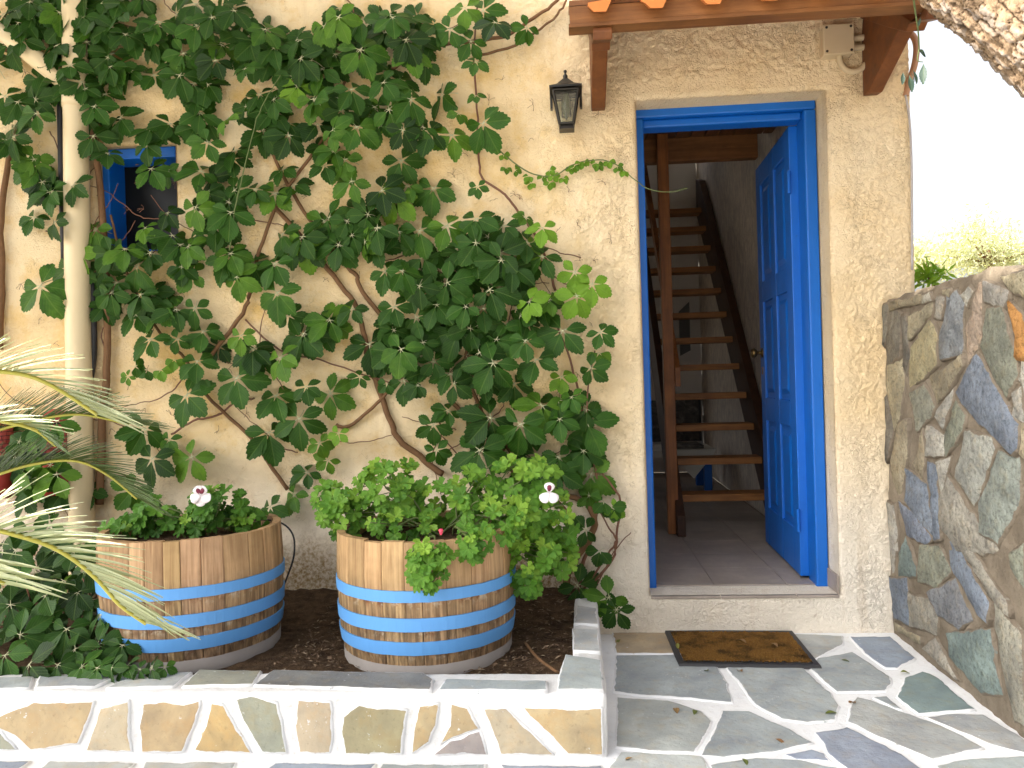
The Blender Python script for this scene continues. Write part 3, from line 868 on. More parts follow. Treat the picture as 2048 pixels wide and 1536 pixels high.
# boards and tiles
slope = 0.40
m1 = MB(); m1.prism([(-0.62, bz0 + 0.076), (0.0, bz0 + 0.076 + 0.62 * slope), (0.0, bz0 + 0.094 + 0.62 * slope), (-0.62, bz0 + 0.094)], 0, bxl, 1.30); m1.build("roof_board", M['ceil'], cano)
prof = [(0.0, 0.016), (0.020, -0.004), (0.062, -0.006), (0.078, 0.024), (0.088, 0.052), (0.115, 0.066), (0.150, 0.066), (0.176, 0.052), (0.186, 0.020), (0.200, 0.012)]
tile_me = None
TS = (P(1306, 10, y=-0.66).x - P(1193, 10, y=-0.66).x)
for rrow in range(3):
    for kx in range(7):
        if tile_me is None:
            m1 = MB()
            tk = 0.012
            sc = TS / 0.195
            for h0, h1, in ((0, 1),):
                nP = len(prof)
                A = [(x_ * sc, 0.0, z_ + tk) for x_, z_ in prof] + [(x_ * sc, 0.0, z_) for x_, z_ in prof]
                B = [(x_ * sc, 0.36, z_ + tk + 0.36 * slope) for x_, z_ in prof] + [(x_ * sc, 0.36, z_ + 0.36 * slope) for x_, z_ in prof]
                fc = []
                for k in range(nP - 1):
                    fc += [(k, k + 1, nP + k + 1, nP + k), (2 * nP + k + 1, 2 * nP + k, 3 * nP + k, 3 * nP + k + 1), (k, 2 * nP + k, 2 * nP + k + 1, k + 1), (nP + k + 1, 3 * nP + k + 1, 3 * nP + k, nP + k)]
                fc += [(0, 1, 2, 3)[::-1], (0, nP, 3 * nP, 2 * nP), (nP - 1, 3 * nP - 1, 4 * nP - 1, 2 * nP - 1)]
                m1.add(A + B, fc)
            tile_me = m1.mesh("roof_tile")
        o = link("roof_tile", tile_me, cano, M['terracotta'])
        o.location = (P(1176, 10, y=-0.66).x + kx * TS, -0.665 + 0.26 * rrow, P(1193, 17, y=-0.665).z + 0.006 - 0.012 + 0.26 * rrow * slope + 0.014 * rrow)
        o.rotation_euler = (0, 0, random.uniform(-0.015, 0.015))

# ------------------------------------------------------------------ staircase
stair = empty("staircase", "steep open wooden staircase with a square post seen through the doorway", "staircase")
yS, zS = 1.40, 0.334
nst = 12
X0, X1 = 0.60, 1.135
for k in range(nst):
    y_ = yS + 0.2 * k; z_ = zS + 0.195 * k
    m1 = MB(); m1.box((X0 + 0.006, y_, z_), (X1 - 0.006, y_ + 0.17, z_ + 0.042)); m1.build("tread", M['stair'], stair, bevel=0.004)
yE = yS + 0.2 * nst
for (xa, xb_, nm) in ((X0 - 0.042, X0 + 0.004, "stringer"), (X1 - 0.004, IX - 0.014, "stringer")):
    m1 = MB(); m1.prism([(yS - 0.19, FZ + .001), (yS + 0.09, FZ + .001), (yE + 0.10, zS + 0.195 * nst - 0.16), (yE + 0.10, zS + 0.195 * nst + 0.16), (yE - 0.1, zS + 0.195 * nst + 0.10), (yS - 0.19, FZ + 0.12)], 0, xa, xb_); m1.build(nm, M['darkwood'], stair, bevel=0.003)
px0 = P(1331, 900, y=1.32).x
m1 = MB(); m1.box((px0, 1.29, FZ + 0.001), (px0 + 0.062, 1.352, CZ - 0.005)); m1.build("post", M['post'], stair, bevel=0.004)
m1 = MB()
for dy, dz in ((0, 0),):
    a = Vector((px0 + 0.066, 1.30, 1.02)); b = Vector((px0 + 0.066, 1.30 + 2.0, 1.02 + 1.95))
    m1.add([a, a + Vector((0.03, 0, 0)), a + Vector((0.03, 0, 0.11)), a + Vector((0, 0, 0.11)), b, b + Vector((0.03, 0, 0)), b + Vector((0.03, 0, 0.11)), b + Vector((0, 0, 0.11))], [(0, 3, 2, 1), (4, 5, 6, 7), (0, 1, 5, 4), (1, 2, 6, 5), (2, 3, 7, 6), (3, 0, 4, 7)])
m1.build("handrail", M['post'], stair)

# table with cloth and pictures deep in the room
tb = empty("table", "low blue table under the stairs inside the doorway", "table")
ty = 2.9
ta, tbx = P(1312, 930, y=ty).x, P(1424, 930, y=ty).x
tz = P(1370, 900, y=ty).z
ta -= 0.25
for xx in (ta, tbx - 0.06):
    for dy in (0, 0.42):
        m1 = MB(); m1.box((xx, ty + dy, FZ + 0.001), (xx + 0.06, ty + dy + 0.06, tz - 0.021)); m1.build("leg", M['blue'], tb, bevel=0.006)
m1 = MB(); m1.box((ta - 0.02, ty - 0.02, tz - 0.02), (tbx + 0.02, ty + 0.5, tz)); m1.build("table_top", M['blue'], tb)
m1 = MB()
m1.add([(ta - .03, ty - .03, tz + .004), (tbx + .03, ty - .03, tz + .004), (tbx + .03, ty + .5, tz + .004), (ta - .03, ty + .5, tz + .004)], [(0, 1, 2, 3)])
yc_ = ty - .036
hang = [P(q_[0], q_[1], y=yc_) for q_ in ((1300, 915), (1345, 913), (1388, 957), (1428, 908))]
m1.add([(ta - .03, yc_, tz + .004), (tbx + .03, yc_, tz + .004)] + hang, [(0, 1, 5, 3, 2)[::-1], (3, 5, 4)[::-1]])
o = m1.build("tablecloth", M['cloth']); sm = o.modifiers.new("thickness", 'SOLIDIFY'); sm.thickness = 0.003
tag(o, "white cloth with a pointed corner hanging over the low blue table", "tablecloth")
m1 = MB(); m1.box((tbx - .30, ty + .05, tz + .006), (tbx - .05, ty + .25, tz + .03)); m1.box((tbx - .28, ty + .06, tz + .0302), (tbx - .08, ty + .24, tz + .045))
tag(m1.build("book", M['picture']), "dark book lying on the white tablecloth", "book")
pa = P(1335, 888, y=BY - 0.35); pb = P(1408, 800, y=BY - 0.35)
m1 = MB(); m1.box((pa.x - .2, BY - 0.08, pa.z), (pb.x, BY - 0.05, pb.z)); pic = tag(m1.build("picture", M['picture']), "dark framed picture propped at the rear wall behind the white tablecloth", "picture")
m1 = MB(); m1.box((pb.x - 0.012, BY - 0.085, pa.z), (pb.x + 0.012, BY - 0.045, pb.z + 0.01)); m1.build("frame", M['rubber'], pic)
pa = P(1360, 712, y=BY - .03); pb = P(1378, 612, y=BY - .03)
m1 = MB(); m1.prism([(pa.x, pa.z), (pb.x, pa.z + 0.05), (pb.x, pb.z + 0.04), (pa.x, pb.z - 0.05)], 1, BY - 0.05, BY - 0.02)
tag(m1.build("wall_mirror", mat_simple("mirror_grey", (0.10, 0.10, 0.10), 0.3)), "narrow dark mirror on the rear wall seen between the stair treads", "mirror")

# ------------------------------------------------------------------ lantern, junction box, pipes
lan = empty("wall_lantern", "black iron wall lantern with glass panes left of the brown bracket", "lantern", loc=P(1132, 200, y=-0.085))
lc = 0.0
s1 = 3.315 / 1600
LZ = lambda py: (200 - py) * s1
def pyramid(mb, w0, z0, w1, z1, mi=0, caps=True):
    A = [(-w0, -w0, z0), (w0, -w0, z0), (w0, w0, z0), (-w0, w0, z0), (-w1, -w1, z1), (w1, -w1, z1), (w1, w1, z1), (-w1, w1, z1)]
    fc = [(0, 1, 5, 4), (1, 2, 6, 5), (2, 3, 7, 6), (3, 0, 4, 7)]
    if caps: fc += [(3, 2, 1, 0), (4, 5, 6, 7)]
    mb.add(A, fc, mi)
m1 = MB()
pyramid(m1, 0.066, LZ(184), 0.066, LZ(180)); pyramid(m1, 0.064, LZ(179.9), 0.034, LZ(172)); pyramid(m1, 0.034, LZ(171.9), 0.016, LZ(162)); pyramid(m1, 0.016, LZ(161.9), 0.009, LZ(158))
m1.build("roof", M['lantern'], lan)
m1 = MB(); m1.lathe([(0.0095, LZ(158.2)), (0.010, LZ(152)), (0.005, LZ(149)), (0.004, LZ(147)), (0.007, LZ(144)), (0.006, LZ(141.5)), (0.0005, LZ(140))], n=12); m1.build("finial", M['lantern'], lan, True)
wt, wb, zt_, zb_ = 0.050, 0.027, LZ(187), LZ(250)
m1 = MB()
for sx in (-1, 1):
    for sy in (-1, 1):
        m1.tube([(sx * wt, sy * wt, zt_), (sx * wb, sy * wb, zb_)], 0.0055, 6)
for (ww, zz, rr) in ((wt, zt_, 0.006), (wb, zb_, 0.006), (wt - 0.003, LZ(193), 0.003)):
    for a in range(4):
        c4 = [(-ww, -ww, zz), (ww, -ww, zz), (ww, ww, zz), (-ww, ww, zz)]
        m1.tube([c4[a], c4[(a + 1) % 4]], rr, 6)
m1.build("cage", M['lantern'], lan)
m1 = MB(); pyramid(m1, wb + 0.004, LZ(261), wb - 0.004, LZ(251)); m1.build("base", M['lantern'], lan)
for a in range(4):
    m1 = MB()
    c4 = [(-wt + .006, -wt, zt_), (wt - .006, -wt, zt_), (wb - .004, -wb, zb_), (-wb + .004, -wb, zb_)]
    m1.add(c4 + [(x_, y_ + 0.002, z_) for x_, y_, z_ in c4], [(3, 2, 1, 0), (4, 5, 6, 7), (0, 1, 5, 4), (1, 2, 6, 5), (2, 3, 7, 6), (3, 0, 4, 7)])
    o = m1.build("pane", M['glass'], lan); o.rotation_euler = (0, 0, a * math.pi / 2)
for sx in (-1, 1):
    m1 = MB(); m1.box((sx * 0.056, 0.02, LZ(212)), (sx * 0.066, 0.05, LZ(184.2))); m1.build("side_plate", M['lantern'], lan)
m1 = MB(); m1.box((-0.02, 0.052, LZ(222)), (0.02, 0.083, LZ(186))); m1.build("wall_arm", M['lantern'], lan)
m1 = MB(); m1.lathe([(0.014, zt_ - .004), (0.018, zt_ - 0.03), (0.022, LZ(218)), (0.012, LZ(232)), (0.001, LZ(240))], n=12); m1.build("bulb", mat_simple("green_grey_bulb", (0.035, 0.05, 0.012), 0.12), lan, True)

jb = empty("junction_box", "cream square electrical junction box under the canopy by the brown bracket", "junction box", loc=P(1676, 80, y=-0.05))
hw = 0.058
m1 = MB(); m1.prism([(-hw, -hw), (hw, -hw), (hw, hw), (-hw, hw)], 1, -0.005, 0.062); m1.build("body", M['box'], jb, bevel=0.006)
m1 = MB(); m1.prism([(-hw - .003, -hw - .003), (hw + .003, -hw - .003), (hw + .003, hw + .003), (-hw - .003, hw + .003)], 1, -0.013, -0.0055); m1.build("lid", M['box'], jb, bevel=0.004)
for sx in (-1, 1):
    for sz in (-1, 1):
        m1 = MB(); m1.lathe([(0.0055, -0.0135), (0.005, -0.016), (0.0002, -0.0162)], (sx * 0.048, 0, sz * 0.048), 10, 0, 1); m1.build("screw", M['screw'], jb)
def pipe_thing(name, label, pts, r, mat, cat, n=10, group=None, sub=5):
    m1 = MB(); m1.tube(spline(pts, sub), r, n); o = m1.build(name, mat, None, True)
    return tag(o, label, cat, group)
yb_ = -0.022
pipe_thing("conduit", "upper cream conduit running from the junction box behind the bracket", [P(1698, 78, y=yb_), P(1735, 74, y=yb_), P(1790, 70, y=yb_)], 0.013, M['box'], "conduit")
pipe_thing("conduit", "lower cream conduit running from the junction box behind the bracket", [P(1698, 96, y=yb_), P(1735, 94, y=yb_), P(1790, 92, y=yb_)], 0.013, M['box'], "conduit")
pipe_thing("conduit", "cream conduit looping down out of the junction box's underside", [P(1678, 108, y=yb_), P(1682, 128, y=yb_), P(1697, 142, y=yb_), P(1718, 140, y=yb_), P(1738, 122, y=yb_), P(1760, 100, y=yb_)], 0.0125, M['box'], "conduit")
pipe_thing("conduit", "bent tan conduit curving round the house corner against the sky", [P(1808, 60, y=.02), P(1826, 72, y=.0), P(1833, 95, y=-.02), P(1829, 130, y=-.02), P(1818, 165, y=-.01), P(1811, 192, y=-.0)], 0.013, mat_simple("tan_conduit", (0.42, 0.22, 0.12), 0.5), "conduit")
pipe_thing("cable", "thin grey cable hanging down the house corner from the bent conduit", [P(1811, 190, y=-.015), P(1819, 240, y=-.01), P(1823, 320, y=-.01), P(1824, 420, y=-.01), P(1824, 540, y=-.01)], 0.0045, mat_simple("grey_cable", (0.45, 0.42, 0.42), 0.5), "cable")

dp = empty("downpipe", "fat cream drainpipe running down the creeper wall", "drainpipe")
yp = -0.065
m1 = MB(); m1.tube([P(149, -60, y=yp), P(150, 40, y=yp), P(153, 300, y=yp), P(156, 640, y=yp), P(163, 1010, y=yp), P(165, 1200, y=yp)], 0.052, 20, 0, False); m1.build("pipe", M['pvc'], dp, True)
m1 = MB(); m1.tube([P(-30, 45, y=yp), P(48, 98, y=yp), P(148, 178, y=yp)], 0.040, 18); m1.build("branch", M['pvc'], dp, True)
for py in (190, 760):
    a, b = P(150 + py / 90, py, y=yp), P(150 + py / 90, py + 26, y=yp)
    m1 = MB(); m1.tube([a, b], 0.056, 20); m1.build("collar", M['pvc'], dp, True)
pipe_thing("hose", "black pipe running up the wall just beside the cream drainpipe", [P(118, -30, y=-.03), P(119, 140, y=-.03), P(122, 320, y=-.03), P(128, 520, y=-.03)], 0.013, M['rubber'], "pipe")
pipe_thing("hose", "black hose hugging the right flank of the cream drainpipe", [P(184, 560, y=-.03), P(187, 650, y=-.035), P(186, 720, y=-.03), P(176, 780, y=-.03)], 0.015, M['rubber'], "hose")

# red ornaments partly hidden behind the fronds
def ornament(px, py, label):
    c = P(px, py, y=-0.085)
    o = empty("ornament", label, "ornament", "red brick ornaments on the wall", loc=c)
    m1 = MB(); m1.lathe([(0.004, -0.10), (0.040, -0.10), (0.058, -0.055), (0.062, 0.02), (0.062, 0.075), (0.0, 0.080)], n=20); m1.build("body", M['rubber'], o)
    for rw in range(7):
        zz = -0.05 + rw * 0.0175
        rad = 0.0585 if rw == 0 else 0.0635
        m1 = MB(); nb = 11
        for k in range(nb):
            a0 = 2 * math.pi * (k + 0.5 * (rw % 2) + 0.06) / nb; a1 = 2 * math.pi * (k + 0.5 * (rw % 2) + 0.94) / nb
            A = []
            for z_ in (zz, zz + 0.0145):
                for a_ in (a0, (a0 + a1) / 2, a1):
                    for r_ in (rad - 0.006, rad + 0.003):
                        A.append((math.cos(a_) * r_, math.sin(a_) * r_, z_))
            m1.add(A, [(1, 3, 9, 7), (3, 5, 11, 9), (6, 7, 9, 8), (8, 9, 11, 10), (1, 0, 2, 3), (3, 2, 4, 5), (0, 1, 7, 6), (5, 4, 10, 11)])
        m1.build("brick_course", M['redbrick'], o)
    m1 = MB(); m1.lathe([(0.066, 0.078), (0.070, 0.085), (0.05, 0.115), (0.012, 0.135), (0.0005, 0.136)], n=20); m1.build("lid", M['red'], o, True)
    m1 = MB(); m1.lathe([(0.0005, -0.235), (0.062, -0.235), (0.068, -0.20), (0.066, -0.12), (0.042, -0.101)], n=20); m1.build("base", M['red'], o, True)
    m1 = MB(); m1.tube([(-0.045, -0.062, -0.15), (-0.045, -0.062, -0.112)], 0.0065, 10); m1.build("pin", M['brass'], o)
    m1 = MB(); m1.box((-0.015, 0.055, 0.03), (0.015, 0.138, 0.05)); m1.build("hook", M['screw'], o)
ornament(112, 880, "red ornament with brick relief hung left of the cream drainpipe behind the fronds")
ornament(-8, 888, "red ornament with brick relief cut off by the picture's left edge")

# ------------------------------------------------------------------ low planter wall
pw = empty("planter_wall", "low planter wall of tan stones in thick white painted joints", "planter wall")
CZ_ = P(900, 1392, y=-1.13).z
FYW = P(800, 1513, z=0.0).y
XE = P(1216, 1460, y=FYW).x
kb = P(500, 1345, z=CZ_).y
kerbw = (kb - FYW)
def rough_box_np(x0, x1, y0, y1, z0, z1, res, amp, name, mat, parent):
    bm = bmesh.new()
    nx, ny, nz = (max(1, int(round((b - a) / res))) for a, b in ((x0, x1), (y0, y1), (z0, z1)))
    def grid(fn, nu, nv, flip):
        g = [[bm.verts.new(fn(u / nu, v_ / nv)) for v_ in range(nv + 1)] for u in range(nu + 1)]
        for u in range(nu):
            for v_ in range(nv):
                q = (g[u][v_], g[u + 1][v_], g[u + 1][v_ + 1], g[u][v_ + 1])
                bm.faces.new(q if not flip else q[::-1])
    lx, ly, lz = x1 - x0, y1 - y0, z1 - z0
    grid(lambda u, v_: (x0 + lx * u, y0, z0 + lz * v_), nx, nz, False)
    grid(lambda u, v_: (x0 + lx * u, y1, z0 + lz * v_), nx, nz, True)
    grid(lambda u, v_: (x0 + lx * u, y0 + ly * v_, z1), nx, ny, False)
    grid(lambda u, v_: (x0, y0 + ly * u, z0 + lz * v_), ny, nz, True)
    grid(lambda u, v_: (x1, y0 + ly * u, z0 + lz * v_), ny, nz, False)
    bmesh.ops.remove_doubles(bm, verts=bm.verts, dist=1e-5)
    bm.normal_update()
    rr = 0.012
    for v_ in bm.verts:
        p = v_.co.copy()
        n1 = float(fbm(p.x * 11 + p.z * 7, p.y * 11 + p.z * 5, 3)) - 0.5
        n2 = float(fbm(p.x * 45 + p.z * 31, p.y * 45 + p.z * 27, 2)) - 0.5
        v_.co = p + v_.normal * (amp * n1 + amp * 0.5 * n2)
        onx = abs(p.x - x0) < 1e-4 or abs(p.x - x1) < 1e-4; ony = abs(p.y - y0) < 1e-4 or abs(p.y - y1) < 1e-4; onz = abs(p.z - z1) < 1e-4
        if onx + ony + onz >= 2:
            v_.co -= v_.normal * rr * 0.5
    me = bpy.data.meshes.new(name); bm.to_mesh(me); bm.free()
    return link(name, me, parent, mat, True)
XL = -3.2
rough_box_np(XL, XE, FYW, FYW + kerbw, -0.005, CZ_, 0.016, 0.008, "mortar", M['white_mortar'], pw)
XK = P(1148, 1280, z=CZ_).x
rough_box_np(XK, XE, FYW + kerbw + 0.001, -0.006, -0.005, CZ_ - 0.001, 0.02, 0.008, "mortar", M['white_mortar'], pw)
FB = (Vector((0, FYW, 0)), Vector((1, 0, 0)), Vector((0, 0, 1)), Vector((0, -1, 0)))
def z7(pts): return [(u / 2.866, 1000 + v_ / 2.866) for u, v_ in pts]
def z8(pts): return [(600 + u / 2.866, 1000 + v_ / 2.866) for u, v_ in pts]
TAN = (0.43, 0.335, 0.20); OCH = (0.46, 0.335, 0.17); TG = (0.463, 0.388, 0.281); SLG = (0.325, 0.331, 0.269); BG2 = (0.312, 0.281, 0.269)
fst = [
    (z7([(-60, 1250), (10, 1236), (200, 1158), (540, 1155), (500, 1280), (450, 1390), (180, 1430), (90, 1340), (-60, 1280)]), TAN),
    (z7([(-60, 1330), (10, 1335), (100, 1422), (-60, 1435)]), SLG),
    (z7([(580, 1190), (740, 1155), (735, 1300), (755, 1435), (500, 1430), (550, 1290)]), TG),
    (z7([(830, 1165), (955, 1150), (1060, 1175), (1145, 1150), (1150, 1180), (1100, 1310), (1050, 1440), (820, 1440), (810, 1300)]), TAN),
    (z7([(1215, 1160), (1280, 1175), (1440, 1460), (1250, 1455), (1120, 1430), (1190, 1290)]), OCH),
    (z7([(1365, 1140), (1440, 1120), (1590, 1160), (1610, 1260), (1645, 1460), (1510, 1445), (1400, 1260)]), SLG),
    (z7([(1715, 1145), (1895, 1160), (1905, 1300), (1895, 1460), (1725, 1455), (1695, 1290)]), TG),
    (z8([(255, 1240), (340, 1175), (610, 1200), (590, 1330), (580, 1450), (265, 1455), (245, 1320)]), (0.31, 0.27, 0.17)),
    (z8([(690, 1180), (795, 1165), (775, 1290), (740, 1380), (650, 1450), (655, 1320)]), TAN),
    (z8([(870, 1165), (960, 1190), (1020, 1305), (860, 1365), (810, 1390), (860, 1290)]), TAN),
    (z8([(865, 1375), (1030, 1322), (1070, 1450), (770, 1450)]), BG2),
    (z8([(1060, 1195), (1180, 1195), (1310, 1310), (1450, 1470), (1150, 1460), (1090, 1290)]), TG),
    (z8([(1280, 1190), (1730, 1195), (1735, 1490), (1540, 1495), (1400, 1310)]), TAN),
]
for pts, colr in fst:
    pl = [(p.x, p.z) for p in (P(a, b, y=FYW) for a, b in pts)]
    pl = [(min(a, XE - 0.012), max(b, 0.008)) for a, b in grow(pl, 0.006)]
    slab("stone", pl, FB, pw, M['stone_white'], jit(colr, 0.1), 0.006, 0.005, 0.03, 0.0022, 0.008)
xx = -2.55
while xx > -3.1:
    slab("stone", [(xx, 0.03), (xx + 0.2, 0.03), (xx + 0.18, 0.15), (xx + 0.02, 0.15)], FB, pw, M['stone_white'], TAN, 0.006, 0.005, 0.04, 0.004, 0.012); xx -= 0.25
KB = (Vector((0, 0, CZ_)), Vector((1, 0, 0)), Vector((0, 1, 0)), Vector((0, 0, 1)))
cop = [
    (z7([(-120, 1030), (180, 1025), (160, 1085), (-140, 1095)]), GREY),
    (z7([(230, 1020), (420, 1010), (700, 1004), (540, 1078), (215, 1083)]), GREY),
    (z7([(760, 1018), (1090, 998), (990, 1076), (620, 1088)]), LG),
    (z7([(1150, 985), (1490, 992), (1445, 1066), (1055, 1076)]), SLG),
    (z8([(-150, 988), (0, 990), (700, 1005), (755, 1040), (735, 1108), (0, 1078), (-250, 1068)]), (0.22, 0.225, 0.225)),
    (z8([(840, 1040), (1410, 1050), (1405, 1122), (800, 1102)]), GREY),
    (z8([(1525, 900), (1735, 930), (1742, 1128), (1482, 1110), (1500, 1000)]), GREY),
    (z8([(1565, 748), (1740, 755), (1742, 878), (1572, 868)]), LG),
    (z8([(1592, 615), (1745, 630), (1745, 720), (1575, 712)]), LG),
]
for pts, colr in cop:
    pl = px_poly_z(pts, CZ_)
    pl = [(min(a, XE - 0.008), max(b, FYW + 0.006)) for a, b in grow(pl, 0.008)]
    slab("coping_stone", pl, KB, pw, M['stone_white'], jit(colr, 0.08), 0.007, 0.005, 0.03, 0.0022, 0.006)

# soil in the bed
SZ = 0.150
v, f = rough_sheet(XL, XK + 0.01, FYW + kerbw - 0.01, 0.0, 0.02, lambda X, Y: SZ + 0.03 * (fbm(X * 6, Y * 6) - 0.5) + 0.016 * (fbm(X * 40, Y * 40) - 0.5) + 0.05 * np.clip((Y + 0.3) / 0.3, 0, 1))
soil = np_obj("soil", v, f, M['soil'])
tag(soil, "dark soil of the planting bed", kind="structure")
m1 = MB()
for k in range(1700):
    x_ = random.uniform(-1.05, XK); y_ = random.uniform(FYW + kerbw, -0.02)
    z_ = SZ + 0.006 + 0.03 * (float(fbm(x_ * 6, y_ * 6)) - 0.5) + max(0, (y_ + 0.3) / 0.3) * 0.05
    a = random.uniform(0, 6.28); L = random.uniform(0.004, 0.015); W = L * random.uniform(0.15, 0.5)
    d = Vector((math.cos(a), math.sin(a), random.uniform(-.2, .4))); e = Vector((-math.sin(a), math.cos(a), random.uniform(-.4, .4)))
    c = Vector((x_, y_, z_))
    m1.add([c - d * L, c - e * W + Vector((0, 0, .002)), c + d * L, c + e * W + Vector((0, 0, .002))], [(0, 1, 2, 3)])
lit = m1.build("leaf_litter", M['litter']); tag(lit, "dry leaf litter scattered over the planter soil", "leaf litter", kind="stuff")

# ------------------------------------------------------------------ rubble wall on the right
rw = empty("rubble_wall", "tall rubble stone wall in grey mortar right of the doorway", "stone wall")
A0 = P(1788, 1268, z=0.0); A1 = P(2040, 1470, z=0.0)
dirw = Vector((A1.x - A0.x, A1.y - A0.y, 0)).normalized()
nw = Vector((-abs(dirw.y), dirw.x * (1 if dirw.y < 0 else -1), 0)); nw = Vector((dirw.y, -dirw.x, 0))
if nw.x > 0: nw = -nw
A0 = Vector((A0.x, 0, 0)) if False else A0 + dirw * ((0.0 - A0.y) / dirw.y)
def on_wall(px, py, off=0.0):
    d = ray(px, py)
    t = ((A0 + nw * off - CAM).dot(nw)) / d.dot(nw)
    p = CAM + d * t
    return ((p - A0).dot(dirw), p.z)
WH = on_wall(1900, 563)[1]
bm_v, bm_f = [], []
nu, nv_ = 130, 60
Lw = 3.2
U_, V_ = np.meshgrid(np.linspace(0.004, Lw, nu), np.linspace(-0.01, WH, nv_))
hh_ = 0.016 * (fbm(U_ * 9, V_ * 9, 4) - 0.5) + 0.012 * (fbm(U_ * 35, V_ * 35, 3) - 0.5)
top_r = np.clip((V_ - (WH - 0.03)) / 0.03, 0, 1)
hh_ = hh_ - 0.012 * top_r ** 2
Vt = V_ + (0.05 * (fbm(U_ * 4, U_ * 0 + 3.3, 3) - 0.5) + 0.03 * (fbm(U_ * 19, U_ * 0 + 8.3, 3) - 0.5)) * np.clip((V_ - 0.9) / 0.4, 0, 1)
pts = np.array(A0)[None, None, :] + U_[..., None] * np.array(dirw) + hh_[..., None] * np.array(nw)
pts[..., 2] = Vt
ii = np.arange(nu * nv_).reshape(nv_, nu)
ff = np.stack([ii[:-1, :-1].ravel(), ii[:-1, 1:].ravel(), ii[1:, 1:].ravel(), ii[1:, :-1].ravel()], 1)
np_obj("mortar", pts.reshape(-1, 3), ff, M['wall_mortar'], rw)
# top of the wall
tv = []; tf = []
for k in range(nu):
    b = Vector(pts[-1, k])
    for j in range(8):
        q_ = b - nw * (0.36 * j / 7)
        q_.z += 0.02 * (float(fbm(q_.x * 9, q_.y * 9, 3)) - 0.5) * (j > 0) - (0.03 if j == 7 else 0)
        tv.append(q_)
for k in range(nu - 1):
    for j in range(7):
        tf.append((k * 8 + j, (k + 1) * 8 + j, (k + 1) * 8 + j + 1, k * 8 + j + 1))
np_obj("wall_top", np.array(tv), np.array(tf), M['wall_mortar'], rw)
